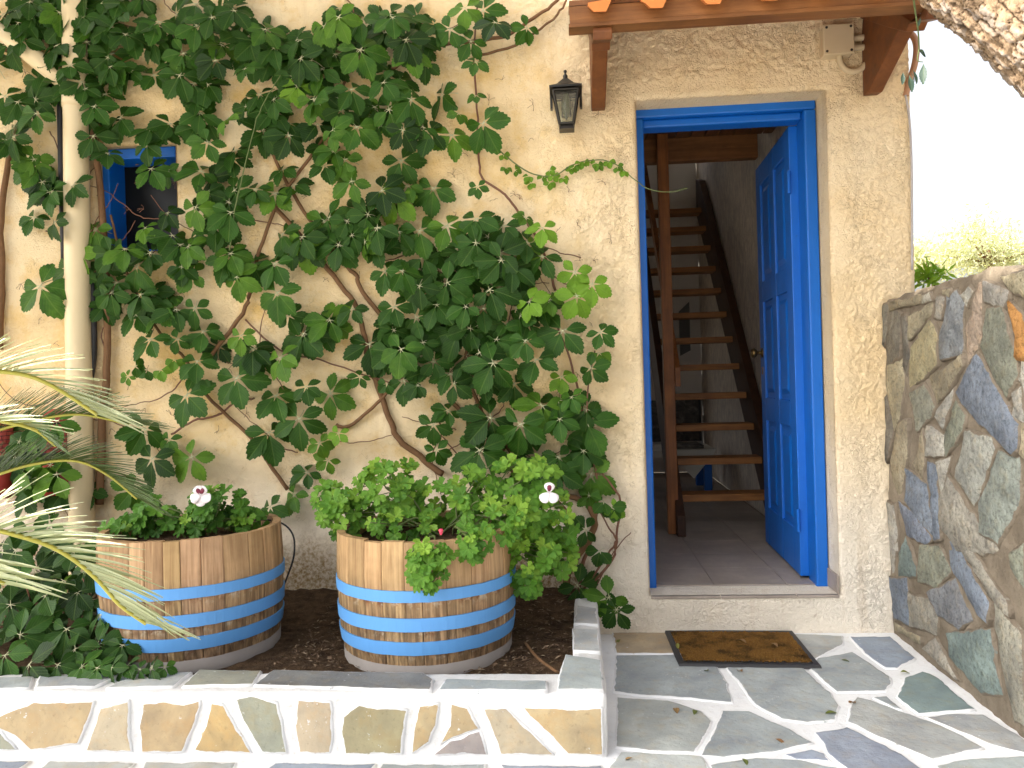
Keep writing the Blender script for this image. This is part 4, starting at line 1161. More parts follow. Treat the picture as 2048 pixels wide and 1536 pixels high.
# near end
m1 = MB(); e = A0 + dirw * Lw; m1.add([e, e - nw * 0.36, e - nw * 0.36 + Vector((0, 0, WH - .03)), e + Vector((0, 0, WH - .02))], [(0, 1, 2, 3)]); m1.build("end_face", M['wall_mortar'], rw)
SB = (A0, dirw, Vector((0, 0, 1)), nw)
def zA(pts): return [(1750 + u / 2.56, 500 + v_ / 2.56) for u, v_ in pts]
cGB = (0.204, 0.221, 0.237); cB = (0.190, 0.222, 0.279); cTN = (0.318, 0.281, 0.203); cGN = (0.234, 0.242, 0.201); cLT = (0.362, 0.354, 0.321); cDK = (0.189, 0.177, 0.152); cOR = (0.40, 0.21, 0.075); cPK = (0.429, 0.355, 0.282); cTL = (0.198, 0.255, 0.247); cGR = (0.341, 0.325, 0.284)
rub = [
    (zA([(85, 250), (240, 210), (245, 270), (90, 310)]), cTN), (zA([(250, 215), (285, 205), (300, 260), (250, 275)]), cGR),
    (zA([(32, 270), (75, 265), (70, 400), (42, 490), (34, 400)]), cDK), (zA([(75, 310), (145, 320), (140, 540), (70, 590), (65, 450)]), cDK),
    (zA([(150, 340), (178, 340), (190, 500), (170, 650), (150, 600)]), cDK), (zA([(182, 340), (298, 262), (293, 335), (195, 465)]), cTN),
    (zA([(300, 355), (335, 430), (330, 580), (270, 640), (180, 710), (185, 505)]), (0.36, 0.32, 0.21)), (zA([(330, 245), (378, 245), (350, 350), (315, 350)]), cGR),
    (zA([(355, 185), (398, 195), (390, 236), (355, 230)]), cTN), (zA([(385, 235), (425, 208), (460, 280), (460, 530), (360, 555), (350, 440)]), cGB),
    (zA([(455, 230), (490, 180), (515, 210), (485, 285)]), cLT), (zA([(480, 400), (555, 160), (568, 165), (558, 440), (480, 580)]), cPK),
    (zA([(572, 155), (640, 180), (700, 215), (670, 288), (572, 270)]), cLT), (zA([(590, 305), (660, 298), (720, 500), (750, 640), (690, 750), (620, 650), (550, 490)]), cGN),
    (zA([(695, 262), (763, 330), (800, 420), (790, 560), (745, 558)]), cOR), (zA([(655, 100), (763, 90), (830, 100), (820, 260), (705, 205)]), cTN),
    (zA([(285, 650), (465, 540), (470, 590), (400, 690), (325, 790)]), cTN), (zA([(535, 530), (600, 640), (690, 800), (755, 890), (755, 1010), (720, 1045), (600, 930), (520, 870), (415, 730), (500, 580)]), cB),
    (zA([(190, 730), (265, 692), (320, 800), (300, 850), (225, 930)]), cGN), (zA([(70, 590), (145, 560), (160, 690), (140, 860), (115, 920), (75, 720)]), cTN),
    (zA([(340, 800), (410, 712), (405, 790), (365, 915), (322, 860)]), cLT), (zA([(368, 940), (420, 770), (475, 850), (465, 920), (380, 1050)]), cGN),
    (zA([(275, 900), (300, 905), (363, 950), (360, 1050), (275, 1050)]), cLT), (zA([(205, 1100), (260, 920), (268, 1080), (245, 1180)]), cTN),
    (zA([(85, 1080), (130, 900), (190, 870), (180, 1050), (130, 1270), (90, 1180)]), cTN), (zA([(62, 750), (105, 900), (72, 1080), (62, 900)]), cDK),
    (zA([(480, 930), (620, 960), (630, 1020), (560, 1200), (515, 1310), (420, 1160)]), (0.35, 0.35, 0.325)), (zA([(175, 1120), (268, 1200), (310, 1465), (250, 1430), (170, 1280)]), cB),
    (zA([(272, 1080), (325, 1110), (350, 1470), (322, 1475)]), cB), (zA([(327, 1090), (400, 1060), (350, 1260)]), cLT),
    (zA([(640, 1030), (740, 1070), (745, 1300), (650, 1500), (560, 1440), (555, 1290)]), (0.25, 0.275, 0.255)), (zA([(130, 1285), (200, 1342), (308, 1475), (260, 1505), (172, 1465)]), cB),
    (zA([(80, 1290), (120, 1330), (130, 1536), (90, 1536)]), cLT), (zA([(345, 1280), (390, 1160), (540, 1400), (640, 1536), (560, 1560), (430, 1536), (345, 1400)]), cGR),
    (zA([(765, 700), (720, 740), (725, 850), (775, 880)]), cLT), (zA([(765, 560), (790, 580), (790, 760), (755, 660)]), cGR),
    (zA([(765, 890), (800, 900), (800, 1080), (760, 1050)]), cTN),
    (zoomB([(1450, 500), (1490, 420), (1540, 560), (1540, 610), (1450, 610)]), cTL), (zoomB([(1555, 460), (1640, 470), (1698, 580), (1630, 660), (1555, 630)]), cGN),
    (zoomB([(1680, 435), (1720, 440), (1900, 730), (1890, 835), (1830, 770), (1700, 560)]), cB), (zoomB([(1410, 615), (1490, 620), (1500, 850), (1430, 810)]), cB),
    (zoomB([(1502, 690), (1595, 722), (1640, 800), (1630, 890), (1508, 850)]), cGR), (zoomB([(1600, 690), (1720, 622), (1800, 820), (1740, 860), (1650, 795)]), cGB),
    (zoomB([(1432, 832), (1560, 902), (1560, 940), (1435, 880)]), cTN), (zoomB([(1690, 885), (1900, 865), (1915, 1020), (1950, 1180), (1850, 1170), (1700, 1000)]), cTL),
    (zoomB([(1572, 955), (1630, 912), (1740, 1110), (1650, 1060)]), cGR), (zoomB([(1925, 740), (2060, 905), (2060, 1330), (2000, 1300), (1935, 960)]), cGR),
    (zoomB([(1990, 505), (2060, 455), (2060, 660), (1995, 565)]), cGN), (zoomB([(1662, 320), (1720, 345), (1890, 600), (1990, 740), (1995, 800), (1900, 700), (1710, 420)]), cGR),
    (zoomB([(1400, 255), (1440, 270), (1452, 400), (1425, 590), (1402, 600)]), cLT),
]
for pts_, colr in rub:
    pl = [Vector(on_wall(a, b)) for a, b in pts_]
    cc = sum(pl, Vector((0, 0))) / len(pl)
    pl = [tuple(p + (p - cc).normalized() * 0.012) for p in pl]
    pl = [(max(a, 0.01), min(max(b, 0.02), WH - 0.02)) for a, b in pl]
    slab("stone", pl, SB, rw, M['stone_wall'], jit(colr, 0.1), 0.007, 0.005, 0.035, 0.004, 0.012, 0.05, 0.008)
uu = 1.28
while uu < Lw - 0.1:
    zz = 0.03
    wd = random.uniform(0.16, 0.26)
    while zz < WH - 0.12:
        ht = random.uniform(0.12, 0.3); ht = min(ht, WH - 0.04 - zz)
        j_ = lambda a_: random.uniform(-a_, a_); pl = [(uu + j_(.035), zz + .02 + j_(.025)), (uu + wd * .5, zz + j_(.02)), (uu + wd - .015 + j_(.035), zz + .03 + j_(.03)), (uu + wd - .02 + j_(.03), zz + ht - .03 + j_(.03)), (uu + wd * .45, zz + ht - .01 + j_(.015)), (uu + .01 + j_(.02), zz + ht - .05 + j_(.03))]
        slab("stone", pl, SB, rw, M['stone_wall'], random.choice([cTN, cTN, cGN, cLT, cGR, cGR, cGB]), 0.009, 0.004, 0.06, 0.006, 0.006, 0.03)
        zz += ht
    uu += wd

# ------------------------------------------------------------------ door mat
mc = [P(a, b, z=0.006) for a, b in ((1328, 1262), (1585, 1264), (1645, 1337), (1358, 1333))]
mat_o = empty("door_mat", "brown coir door mat with black rubber edge before the doorway", "door mat")
ctr = sum(mc, Vector()) / 4
def ring(f_, z_): return [Vector((ctr.x + (p.x - ctr.x) * f_[0], ctr.y + (p.y - ctr.y) * f_[1], z_)) for p in mc]
m1 = MB()
o_, i_, i2 = ring((1, 1), 0.003), ring((0.985, 0.96), 0.014), ring((0.915, 0.84), 0.014)
i3 = ring((0.915, 0.84), 0.008)
for a, b in ((o_, i_), (i_, i2), (i2, i3)):
    m1.add(a + b, [(k, (k + 1) % 4, 4 + (k + 1) % 4, 4 + k) for k in range(4)])
m1.build("rubber_edge", M['rubber'], mat_o)
nxm, nym = 120, 50
c4 = ring((0.912, 0.835), 0.015)
vv = []; ff_ = []
for b in range(nym + 1):
    for a in range(nxm + 1):
        p = c4[0].lerp(c4[1], a / nxm).lerp(c4[3].lerp(c4[2], a / nxm), b / nym)
        p.z = 0.013 + random.uniform(0, 0.007)
        vv.append(tuple(p + Vector((random.uniform(-.002, .002), random.uniform(-.002, .002), 0))))
for b in range(nym):
    for a in range(nxm):
        k = b * (nxm + 1) + a
        ff_.append((k, k + nxm + 1, k + nxm + 2, k + 1)[::-1])
np_obj("coir_pile", np.array(vv), np.array(ff_), M['coir'], mat_o, False)

# ------------------------------------------------------------------ half barrels
def barrel(cx_, cy_, zb_, H, rt, rm, rbot, label, hoops, seed, dr=(0, 0)):
    rnd = random.Random(seed)
    o = empty("half_barrel", label, "barrel planter", "half barrel planters", loc=(cx_, cy_, zb_))
    o.rotation_euler = (dr[0], dr[1], rnd.uniform(0, 6))
    def rad(z):
        t = z / H
        return rbot * (1 - t) * (1 - 2 * t) + 4 * rm * t * (1 - t) + rt * t * (2 * t - 1) if False else np.interp(t, [0, 0.25, 0.5, 0.75, 1], [rbot, (rbot + rm) / 2 + 0.006, rm, (rm + rt) / 2 + 0.004, rt])
    wsum = [rnd.uniform(0.7, 1.35) for _ in range(27)]
    tot = sum(wsum); a = 0
    levels = [0.0, 0.10, 0.2, 0.3, H]
    for wv in wsum:
        a0 = a / tot * 2 * math.pi; a1 = (a + wv) / tot * 2 * math.pi; a += wv
        g_ = 0.0022
        m1 = MB(); vv = []; fc = []
        zt_ = H + rnd.uniform(-0.004, 0.003); jr = rnd.uniform(-0.0015, 0.002)
        for L, z_ in enumerate(levels):
            z2 = zt_ if z_ == H else z_
            ro = float(rad(z_)) + jr; ri = ro - 0.024
            for aa in (a0 + g_, a0 + g_ + 0.012, (a0 + a1) / 2, a1 - g_ - 0.012, a1 - g_):
                edge_ = 0.002 if aa in (a0 + g_, a1 - g_) else 0
                vv.append((math.cos(aa) * (ro - edge_), math.sin(aa) * (ro - edge_), z2))
            for aa in (a1 - g_, a0 + g_):
                vv.append((math.cos(aa) * ri, math.sin(aa) * ri, z2))
        for L in range(len(levels) - 1):
            for k in range(7):
                fc.append((L * 7 + k, L * 7 + (k + 1) % 7, (L + 1) * 7 + (k + 1) % 7, (L + 1) * 7 + k))
        fc.append(tuple(range((len(levels) - 1) * 7, len(levels) * 7))); fc.append(tuple(range(7))[::-1])
        m1.add(vv, fc)
        v_ = rnd.uniform(0.76, 1.08)
        m1.build("stave", M['stave'], o, False, (v_, v_ * rnd.uniform(0.94, 1.0), v_ * rnd.uniform(0.86, 1.0)))
    for (za, zb2) in hoops:
        n = 72; vv = []; fc = []
        for k in range(n):
            aa = 2 * math.pi * k / n
            wob = rnd.uniform(-0.0010, 0.0010)
            for (z_, off) in ((za + wob, 0.0), (za + wob, 0.0055), (zb2 + wob * 0.8, 0.0055), (zb2 + wob * 0.8, 0.0)):
                r_ = float(rad(z_)) + off
                vv.append((math.cos(aa) * r_, math.sin(aa) * r_, z_))
        for k in range(n):
            for j in range(3):
                k2 = (k + 1) % n
                fc.append((k * 4 + j, k2 * 4 + j, k2 * 4 + j + 1, k * 4 + j + 1))
        m1 = MB(); m1.add(vv, fc); m1.build("hoop", M['hoop'], o, False)
    m1 = MB(); m1.lathe([(rbot + 0.0055, -0.02), (rbot + 0.0075, 0.026), (rbot - 0.01, 0.026)], n=48); m1.build("base_band", M['grey_band'], o, True)
    v, f = rough_sheet(-rt, rt, -rt, rt, 0.02, lambda X, Y: H - 0.045 + 0.03 * (fbm(X * 9 + seed, Y * 9) - 0.5))
    kp = np.hypot(v[:, 0], v[:, 1]) < rt - 0.02
    f = f[kp[f].all(1)]
    np_obj("potting_soil", v, f, M['soil'], o)
    return o
HH = 0.425
ZB_ = 0.155
hp = [(0.235, 0.272), (0.140, 0.183), (0.062, 0.106)]
b2 = barrel(-0.547, -0.58, ZB_, HH, 0.308, 0.311, 0.290, "wooden half barrel with blue hoops beside the bare soil, full of bushy geranium", hp, 3)
b1 = barrel(-1.415, -0.57, ZB_ + 0.01, HH + 0.0, 0.312, 0.316, 0.294, "wooden half barrel with blue hoops standing behind the palm fronds", hp, 8, (0.0, 0.0))

# ------------------------------------------------------------------ leaf meshes
def leaflet(mb, base, d, nrm, L, W, mi=0, teeth=5, fold=0.25, curl=0.15):
    """toothed leaf blade from base in direction d"""
    d = d.normalized(); sx = d.cross(nrm).normalized(); nn = sx.cross(d).normalized()
    n = 8
    ts = [0, 0.10, 0.22, 0.36, 0.50, 0.64, 0.78, 0.90, 1.0]
    wd = [0.05, 0.24, 0.54, 0.84, 1.0, 0.95, 0.74, 0.40, 0.0]
    vv, uv, fc = [], [], []
    for t, w_ in zip(ts, wd):
        c = base + d * (L * t) - nn * (curl * L * t * t)
        for s in (-1, -0.5, 0, 0.5, 1):
            ww = w_ * W * abs(s)
            off = sx * (math.copysign(ww, s) if s else 0) + nn * (fold * ww)
            vv.append(c + off); uv.append((t, 0.5 + 0.5 * s * w_))
    for i in range(len(ts) - 1):
        for j in range(4):
            fc.append((i * 5 + j, i * 5 + j + 1, (i + 1) * 5 + j + 1, (i + 1) * 5 + j))
    b = mb.add(vv, fc, mi, uv)
    # teeth: small triangles along both margins
    tv, tu, tf = [], [], []
    for s, j in ((-1, 0), (1, 4)):
        for i in range(2, len(ts) - 1):
            p = vv[i * 5 + j]; q = vv[(i + 1) * 5 + j]
            tip = p.lerp(q, 0.75) + sx * (s * W * 0.13) + d * (L * 0.035)
            k = len(tv)
            tv += [p, tip, q]; tu += [uv[i * 5 + j], uv[(i + 1) * 5 + j], uv[(i + 1) * 5 + j]]
            tf.append((k, k + 1, k + 2) if s > 0 else (k + 2, k + 1, k))
    mb.add(tv, tf, mi, tu)

def palmate_mesh(seed, small=False):
    """five-fingered creeper leaf, unit size, lying in local XY with the middle leaflet along +Y"""
    rd = random.Random(seed)
    mb = MB()
    angs = [0, 60, -60, 124, -124] if not small else [0, 62, -62]
    for k, a in enumerate(angs):
        a = R(a + rd.uniform(-9, 9))
        L = {0: 1.0, 1: 0.93, 2: 0.93, 3: 0.70, 4: 0.70}[k] * rd.uniform(0.9, 1.08)
        W = L * rd.uniform(0.265, 0.325) if not small else L * 0.38
        dr = rd.uniform(-0.35, 0.12) - (0.12 if k > 2 else 0)
        d = Vector((math.sin(a), math.cos(a), dr))
        nrm = Vector((rd.uniform(-.25, .25), rd.uniform(-.25, .25), 1))
        st = Vector((math.sin(a), math.cos(a), dr)).normalized() * 0.105
        leaflet(mb, st, d, nrm, L * 0.92, W, 0, fold=rd.uniform(0.12, 0.4), curl=rd.uniform(0.05, 0.3))
        mb.tube([Vector((0, 0, -0.01)), st * 1.35], [0.014, 0.009], 4, 1, False)
    mb.tube(spline([(0, 0, 0), (0.0, -0.12, -0.22), (rd.uniform(-.1, .1), -0.25, -0.62)], 3), [0.013] * 7, 4, 1, False)
    return mb.mesh("creeper_leaf")
PALM = [palmate_mesh(100 + k) for k in range(9)]
TRI = [palmate_mesh(200 + k, True) for k in range(4)]

def place_leaf(me, loc, size, spin, tilt, roll, parent, tone, mats, name="leaf"):
    """spin: direction of the middle leaflet in the wall plane, 0 = down; tilt: how far the face turns up"""
    a = spin
    d = Vector((math.sin(a), 0, -math.cos(a)))
    n = Vector((0, -1, 0))
    ax = Vector((1, 0, 0))
    d = Matrix.Rotation(-tilt, 3, ax) @ d; n = Matrix.Rotation(-tilt, 3, ax) @ n
    rz = Matrix.Rotation(roll, 3, 'Z')
    d = rz @ d; n = rz @ n
    if d.dot(n) != 0:
        n = (n - d * d.dot(n)).normalized()
    x = d.cross(n)
    mt = Matrix((x, d, n)).transposed().to_4x4()
    mt = Matrix.Translation(loc) @ mt @ Matrix.Diagonal((size, size, size, 1))
    o = link(name, me, parent, mats, True, (tone, tone, tone))
    o.matrix_world = mt
    return o

# ------------------------------------------------------------------ Virginia creeper
vine = empty("creeper_vine", "dark green five-leaved creeper climbing all over the cream house wall", "climbing plant")
def stem(pts, r0, r1, mat='bark', yoff=-0.02, wob=0.006):
    q = [P(a, b, y=yoff - random.uniform(0, 0.012)) for a, b in pts]
    s = spline(q, 5)
    s = [p + Vector((random.uniform(-wob, wob), random.uniform(-wob, wob) * .5, random.uniform(-wob, wob))) * 0.5 for p in s]
    n = len(s)
    m1 = MB(); m1.tube(s, [r0 + (r1 - r0) * k / (n - 1) for k in range(n)], 7)
    m1.build("stem", M[mat], vine, True)
stem([(884, 948), (839, 913), (798, 879), (778, 835), (750, 760), (737, 719), (723, 647), (709, 606), (655, 538), (600, 470), (545, 410)], 0.014, 0.010)
stem([(790, 660), (760, 630), (718, 572), (713, 551), (678, 517), (620, 440), (565, 350), (520, 250)], 0.011, 0.007)
stem([(672, 850), (699, 852), (754, 807), (795, 760), (822, 751), (880, 745)], 0.008, 0.006)
stem([(417, 719), (485, 626), (502, 575), (520, 500), (560, 400), (650, 270), (690, 160)], 0.010, 0.006)
stem([(574, 978), (526, 910), (492, 866), (410, 787), (372, 719), (318, 664), (260, 560), (220, 430)], 0.009, 0.005)
stem([(342, 869), (386, 842), (434, 831), (472, 804), (509, 797)], 0.005, 0.004, 'redstem')
stem([(200, 1010), (205, 842), (212, 760), (215, 613), (205, 420), (180, 250), (130, 160), (-10, 90)], 0.018, 0.012, 'bark', -0.03)
stem([(-2, 700), (4, 560), (2, 440), (20, 300)], 0.016, 0.012)
stem([(1110, 580), (1096, 525), (1068, 468), (1024, 407), (1000, 381), (964, 355), (957, 297), (955, 239), (947, 102), (960, -20)], 0.006, 0.004, 'redstem')
stem([(780, 140), (836, 102), (890, 89), (1003, 73), (1065, 38), (1113, 3), (1140, -30)], 0.010, 0.006)
stem([(945, 113), (1034, 89), (1106, 38), (1133, 0), (1150, -40)], 0.006, 0.004)
stem([(960, 255), (979, 277), (1007, 308), (1058, 345), (1106, 352), (1143, 331), (1178, 321), (1225, 325), (1273, 362), (1300, 379), (1340, 384), (1375, 376)], 0.0032, 0.0016, 'gstem', -0.03, 0.002)
stem([(1140, 1235), (1135, 1150), (1170, 1090), (1190, 1050), (1175, 1010), (1130, 990), (1090, 985)], 0.017, 0.011, 'bark', -0.05)
stem([(1150, 1225), (1165, 1130), (1185, 1070), (1195, 960), (1172, 880), (1160, 800), (1140, 720), (1110, 640)], 0.009, 0.004, 'redstem', -0.04)
stem([(1180, 1170), (1225, 1120), (1235, 1060), (1240, 1000), (1215, 960), (1180, 900), (1176, 780), (1190, 700)], 0.006, 0.003, 'redstem', -0.05)
stem([(1160, 1190), (1215, 1110), (1232, 1080), (1215, 1050), (1190, 1010)], 0.005, 0.003, 'redstem', -0.05)
stem([(1190, 1180), (1230, 1100), (1262, 1065)], 0.003, 0.002, 'redstem', -0.05)
stem([(1060, 1000), (990, 880), (950, 790), (930, 720), (960, 640)], 0.011, 0.006)
stem([(1000, 870), (1060, 950), (1110, 1000), (1150, 1040)], 0.012, 0.009)
stem([(900, 800), (980, 880), (1010, 900)], 0.010, 0.008)
stem([(490, 640), (560, 700), (640, 720), (760, 760), (800, 765)], 0.004, 0.003, 'redstem')
for k in range(46):
    x_, y_ = random.uniform(60, 1180), random.uniform(0, 950)
    if x_ > 880 and y_ < 420: continue
    q = [(x_, y_)]
    a = random.uniform(0, 6.28)
    for j in range(4):
        a += random.uniform(-0.7, 0.7)
        q.append((q[-1][0] + math.cos(a) * 42, q[-1][1] + math.sin(a) * 42))
    if max(p[0] for p in q) > 1225: continue
    stem(q, random.uniform(0.0022, 0.004), 0.0015, 'redstem', -0.02)
stem([(458, 500), (470, 420), (490, 330), (510, 250), (530, 200), (560, 150)], 0.003, 0.002, 'gstem', -0.14)

LV = """73,226,44 26,273,42 188,212,40 140,130,36 147,369,40 55,338,46 68,318,40 302,337,44 320,260,46 415,284,40 400,226,40 431,120,42 367,106,40 318,43,44
496,72,44 185,51,46 251,68,38 236,130,42 359,150,46 308,150,40 455,236,36 403,342,44 465,318,38 391,414,44 414,386,40 550,386,46 578,270,46 630,198,46 489,137,32 649,331,38
461,424,48 684,219,40 595,171,42 547,198,38 376,492,40 191,458,44 68,434,34 109,444,34 10,191,40 290,455,30 239,506,36 157,506,40 492,212,32 608,492,48 677,489,46 564,468,44 461,506,44 393,51,40
424,34,38 468,20,42 20,51,44 72,20,40 31,20,40 120,24,42 239,27,42 601,116,46 649,51,44 677,34,44 530,58,44 643,137,44 335,342,30 649,441,46
723,38,42 720,99,52 627,198,44 767,164,42 822,198,48 778,219,50 861,263,50 713,253,48 665,260,38 904,270,44 966,246,52 952,123,28 1054,55,30 966,20,38 990,44,40 930,15,38 900,58,36 812,79,44 819,106,42
689,318,46 703,362,44 791,396,48 867,376,46 802,321,44 805,260,38 658,434,46 754,455,58 839,461,50 675,489,48 617,492,44 952,437,44 1007,451,44 894,451,46 955,373,22 1051,434,24 1085,455,34 1000,506,46 952,485,44 1055,489,36
846,253,42 918,226,24 952,191,20 703,178,42 655,51,44 785,34,40 634,103,40 942,82,36
80,572,62 137,536,48 222,585,40 273,532,50 326,620,50 390,616,36 407,662,42 355,678,28 482,671,34 301,678,48 473,553,44 550,527,46 554,585,52 605,671,56 658,640,46 523,719,36 560,715,44 395,722,42 400,760,26 473,756,56 373,790,56 552,790,48 660,787,48 612,773,32
538,864,56 598,837,56 290,857,48 304,917,50 383,914,52 338,879,28 615,944,34 656,920,28 639,886,28 677,866,24 588,989,36 540,1013,36 270,732,22 294,739,20 321,739,22 349,719,20 256,753,18 113,948,54 113,842,44 38,883,36 267,978,44 205,538,42
660,640,46 607,667,46 738,688,54 802,698,48 979,579,54 894,565,50 918,661,54 1003,520,48 846,514,48 986,726,58 1125,661,54 1072,719,48 1099,599,30 1154,592,42 1150,544,36 1184,568,38 981,835,60 1085,811,56 1041,849,56 1119,838,40 1174,845,60 959,900,62 1075,910,54 1119,944,44 1181,948,52
867,849,38 897,821,32 873,900,30 836,770,32 908,767,38 846,685,36 867,722,36 1123,753,30 1181,736,34 1198,705,26 1201,664,32 1055,647,40 932,613,38 788,613,40 791,654,38 839,572,40 771,541,44 805,541,40 1024,534,44 1058,603,36 1014,647,40 993,678,40 959,705,44 1051,681,38
720,753,24 774,767,20 1143,794,30 1178,992,28 1208,1002,26 1229,1019,24 1155,1171,46 1218,1195,46 1172,1059,34 1221,1014,26 1200,1101,26 1233,1220,40 60,880,36 30,915,36 88,862,36 100,930,40 70,955,44 215,306,34 292,290,36 345,470,42 250,497,44 335,425,32 205,490,38 300,505,44 45,940,40""".split()
cnt = 0
for s in LV:
    a, b, r_ = (float(q) for q in s.split(","))
    dense = (350 < a < 900 and b < 300) or (800 < a < 1100 and 430 < b < 760)
    yo = -random.uniform(0.05, 0.16) if not dense else -random.uniform(0.08, 0.24)
    if b > 1000 and a > 1100: yo -= 0.05
    if b > 835 and a < 150: yo = -random.uniform(0.22, 0.28)
    loc = P(a, b, y=yo)
    size = r_ * 1.20 / 1600 * (3.4 + yo)
    me = random.choice(PALM) if r_ > 27 else random.choice(TRI + PALM[:2])
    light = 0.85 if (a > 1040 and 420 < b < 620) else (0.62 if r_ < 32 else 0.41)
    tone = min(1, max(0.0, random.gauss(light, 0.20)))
    place_leaf(me, loc, size, random.gauss(0, 0.6), R(random.uniform(-12, 34)), random.gauss(0, 0.3), vine, tone, [M['vine'], M['petiole']])
    cnt += 1
# runner with small young leaves
for a, b in ((1007, 308), (1012, 335), (1030, 340), (1058, 352), (1062, 365), (1085, 352), (1098, 340), (1100, 364), (1106, 350), (1126, 355), (1143, 335), (1150, 330), (1163, 325), (1168, 322), (1192, 325), (1195, 330), (1217, 322), (1234, 333), (1247, 341)):
    place_leaf(random.choice(TRI), P(a, b, y=-0.04), 15 / 1600 * 3.36, random.gauss(0, 0.6), R(random.uniform(0, 40)), random.gauss(0, .3), vine, random.uniform(0.7, 1.0), [M['vine'], M['petiole']]); cnt += 1
# more leaves behind and between, thickest near the top and over the middle mass
zones = [((150, 70), 60, 70, 10), ((125, 330), 55, 60, 5), ((520, 330), 320, 260, 26), ((640, 620), 420, 120, 14), ((150, 110), 90, 130, 22), ((40, 60), 70, 70, 8), ((250, 560), 90, 60, 8), ((470, 60), 330, 80, 34), ((800, 120), 110, 110, 14), ((560, 210), 200, 110, 16), ((300, 230), 150, 130, 16), ((960, 560), 140, 120, 28), ((60, 120), 80, 120, 10), ((450, 450), 180, 80, 14), ((880, 700), 110, 90, 16), ((200, 20), 220, 50, 18), ((60, 300), 70, 120, 5), ((80, 900), 80, 70, 16), ((100, 980), 90, 40, 10), ((1060, 860), 130, 110, 10), ((700, 450), 110, 60, 8)]
extra = []
for (c, rx, ry, n) in zones:
    for k in range(n):
        a = random.uniform(0, 6.28); q = math.sqrt(random.random())
        extra.append((c[0] + rx * q * math.cos(a), c[1] + ry * q * math.sin(a)))
stuff = MB()
for (a, b) in extra:
    if b < -40 or (185 < a < 365 and 275 < b < 480): continue
    yo = -random.uniform(0.03, 0.12)
    tone = min(1, max(0.0, random.gauss(0.34, 0.18)))
    if cnt < 298 - 0:
        place_leaf(random.choice(PALM), P(a, b, y=yo), random.uniform(34, 48) / 1600 * 3.3 * 1.2, random.gauss(0, 0.8), R(random.uniform(-10, 35)), random.gauss(0, .35), vine, tone, [M['vine'], M['petiole']]); cnt += 1
    else:
        o = place_leaf(random.choice(PALM), P(a, b, y=yo), random.uniform(34, 48) / 1600 * 3.3 * 1.2, random.gauss(0, 0.8), R(random.uniform(-10, 35)), random.gauss(0, .35), vine, tone, [M['vine'], M['petiole']])
        me = o.data; mw = o.matrix_world
        co = [mw @ v_.co for v_ in me.vertices]
        uvs = [(0.5, 0.5)] * len(co)
        for lp in me.loops: uvs[lp.vertex_index] = tuple(me.uv_layers[0].data[lp.index].uv)
        bb = len(stuff.v)
        stuff.v += [tuple(p) for p in co]; stuff.uv += uvs
        for pl in me.polygons:
            stuff.f.append(tuple(i_ + bb for i_ in pl.vertices)); stuff.m.append(pl.material_index)
        bpy.data.objects.remove(o)
if stuff.v:
    o = stuff.build("foliage", [M['vine'], M['petiole']], vine, True, (0.3, 0.3, 0.3)); o["kind"] = "stuff"
# dry tendrils and fruit stalks on the plaster
m1 = MB()
for k in range(120):
    a, b = random.uniform(40, 1230), random.uniform(40, 900)
    c = P(a, b, y=-0.012)
    for j in range(random.randint(2, 5)):
        an = random.uniform(0, 6.28); L = random.uniform(0.01, 0.03)
        e = c + Vector((math.cos(an) * L, -0.003, math.sin(an) * L))
        m1.tube([c, c.lerp(e, 0.5) + Vector((0.003, -0.002, 0.003)), e], [0.0009, 0.0007, 0.0012], 4)
o = m1.build("tendril", M['redstem'], vine); o["kind"] = "stuff"

# ------------------------------------------------------------------ creeper on the ground by the frame's left edge
gc = empty("ground_creeper", "low dark green creeper spilling over the planter's coping at the left", "creeping plant")
GL = """82,1239,70 150,1297,66 58,1340,74 21,1209,66 140,1167,64 223,1342,44 164,1349,48 195,1349,46 303,1335,46 70,1140,70 35,1157,64 227,1297,56 133,1258,58 195,1290,60 40,1270,60 10,1310,60 90,1190,60 115,1330,50 255,1330,40 30,1100,60 110,1100,56 170,1120,50 200,1230,52 60,1060,50 245,1290,44 330,1340,26 280,1345,30 180,1200,50 5,1180,56 100,1050,46""".split()
for s in GL:
    a, b, r_ = (float(q) for q in s.split(","))
    if b > 1322: yo = -0.99 + random.uniform(-.02, .03)
    else: yo = -0.93 + (1322 - b) / 1322 * 2.0 + random.uniform(-.04, .04)
    loc = P(a, b, y=yo)
    if b > 1322: loc.z = max(loc.z, CZ_ + 0.035)
    place_leaf(random.choice(PALM), loc, r_ * 1.05 / 1600 * (3.4 + yo), random.gauss(0.1, 0.7), R(random.uniform(12, 50)), random.gauss(0, .4), gc, min(1, max(0, random.gauss(0.34, 0.14))), [M['vine'], M['petiole']])
for k in range(40):
    a, b = random.uniform(-60, 290), random.uniform(1080, 1330)
    if a > 190 and b < 1220: continue
    yo = random.uniform(-0.8, -0.45)
    loc = P(a, b, y=yo)
    if loc.z < SZ + 0.02: continue
    place_leaf(random.choice(PALM), loc, random.uniform(46, 62) / 1600 * (3.4 + yo), random.gauss(0, 0.8), R(random.uniform(20, 75)), random.gauss(0, .5), gc, min(1, max(0, random.gauss(0.2, 0.14))), [M['vine'], M['petiole']])
for k in range(14):
    a, b = random.uniform(0, 240), random.uniform(1120, 1320)
    q = [P(a, b, y=-.75)]
    q = [Vector((q[0].x + random.uniform(-.2, .2), -0.5, SZ)), q[0].lerp(Vector((q[0].x, -.6, SZ)), 0.5), q[0]]
    m1 = MB(); m1.tube(spline(q, 4), 0.003, 5); m1.build("stem", M['redstem'], gc, True)

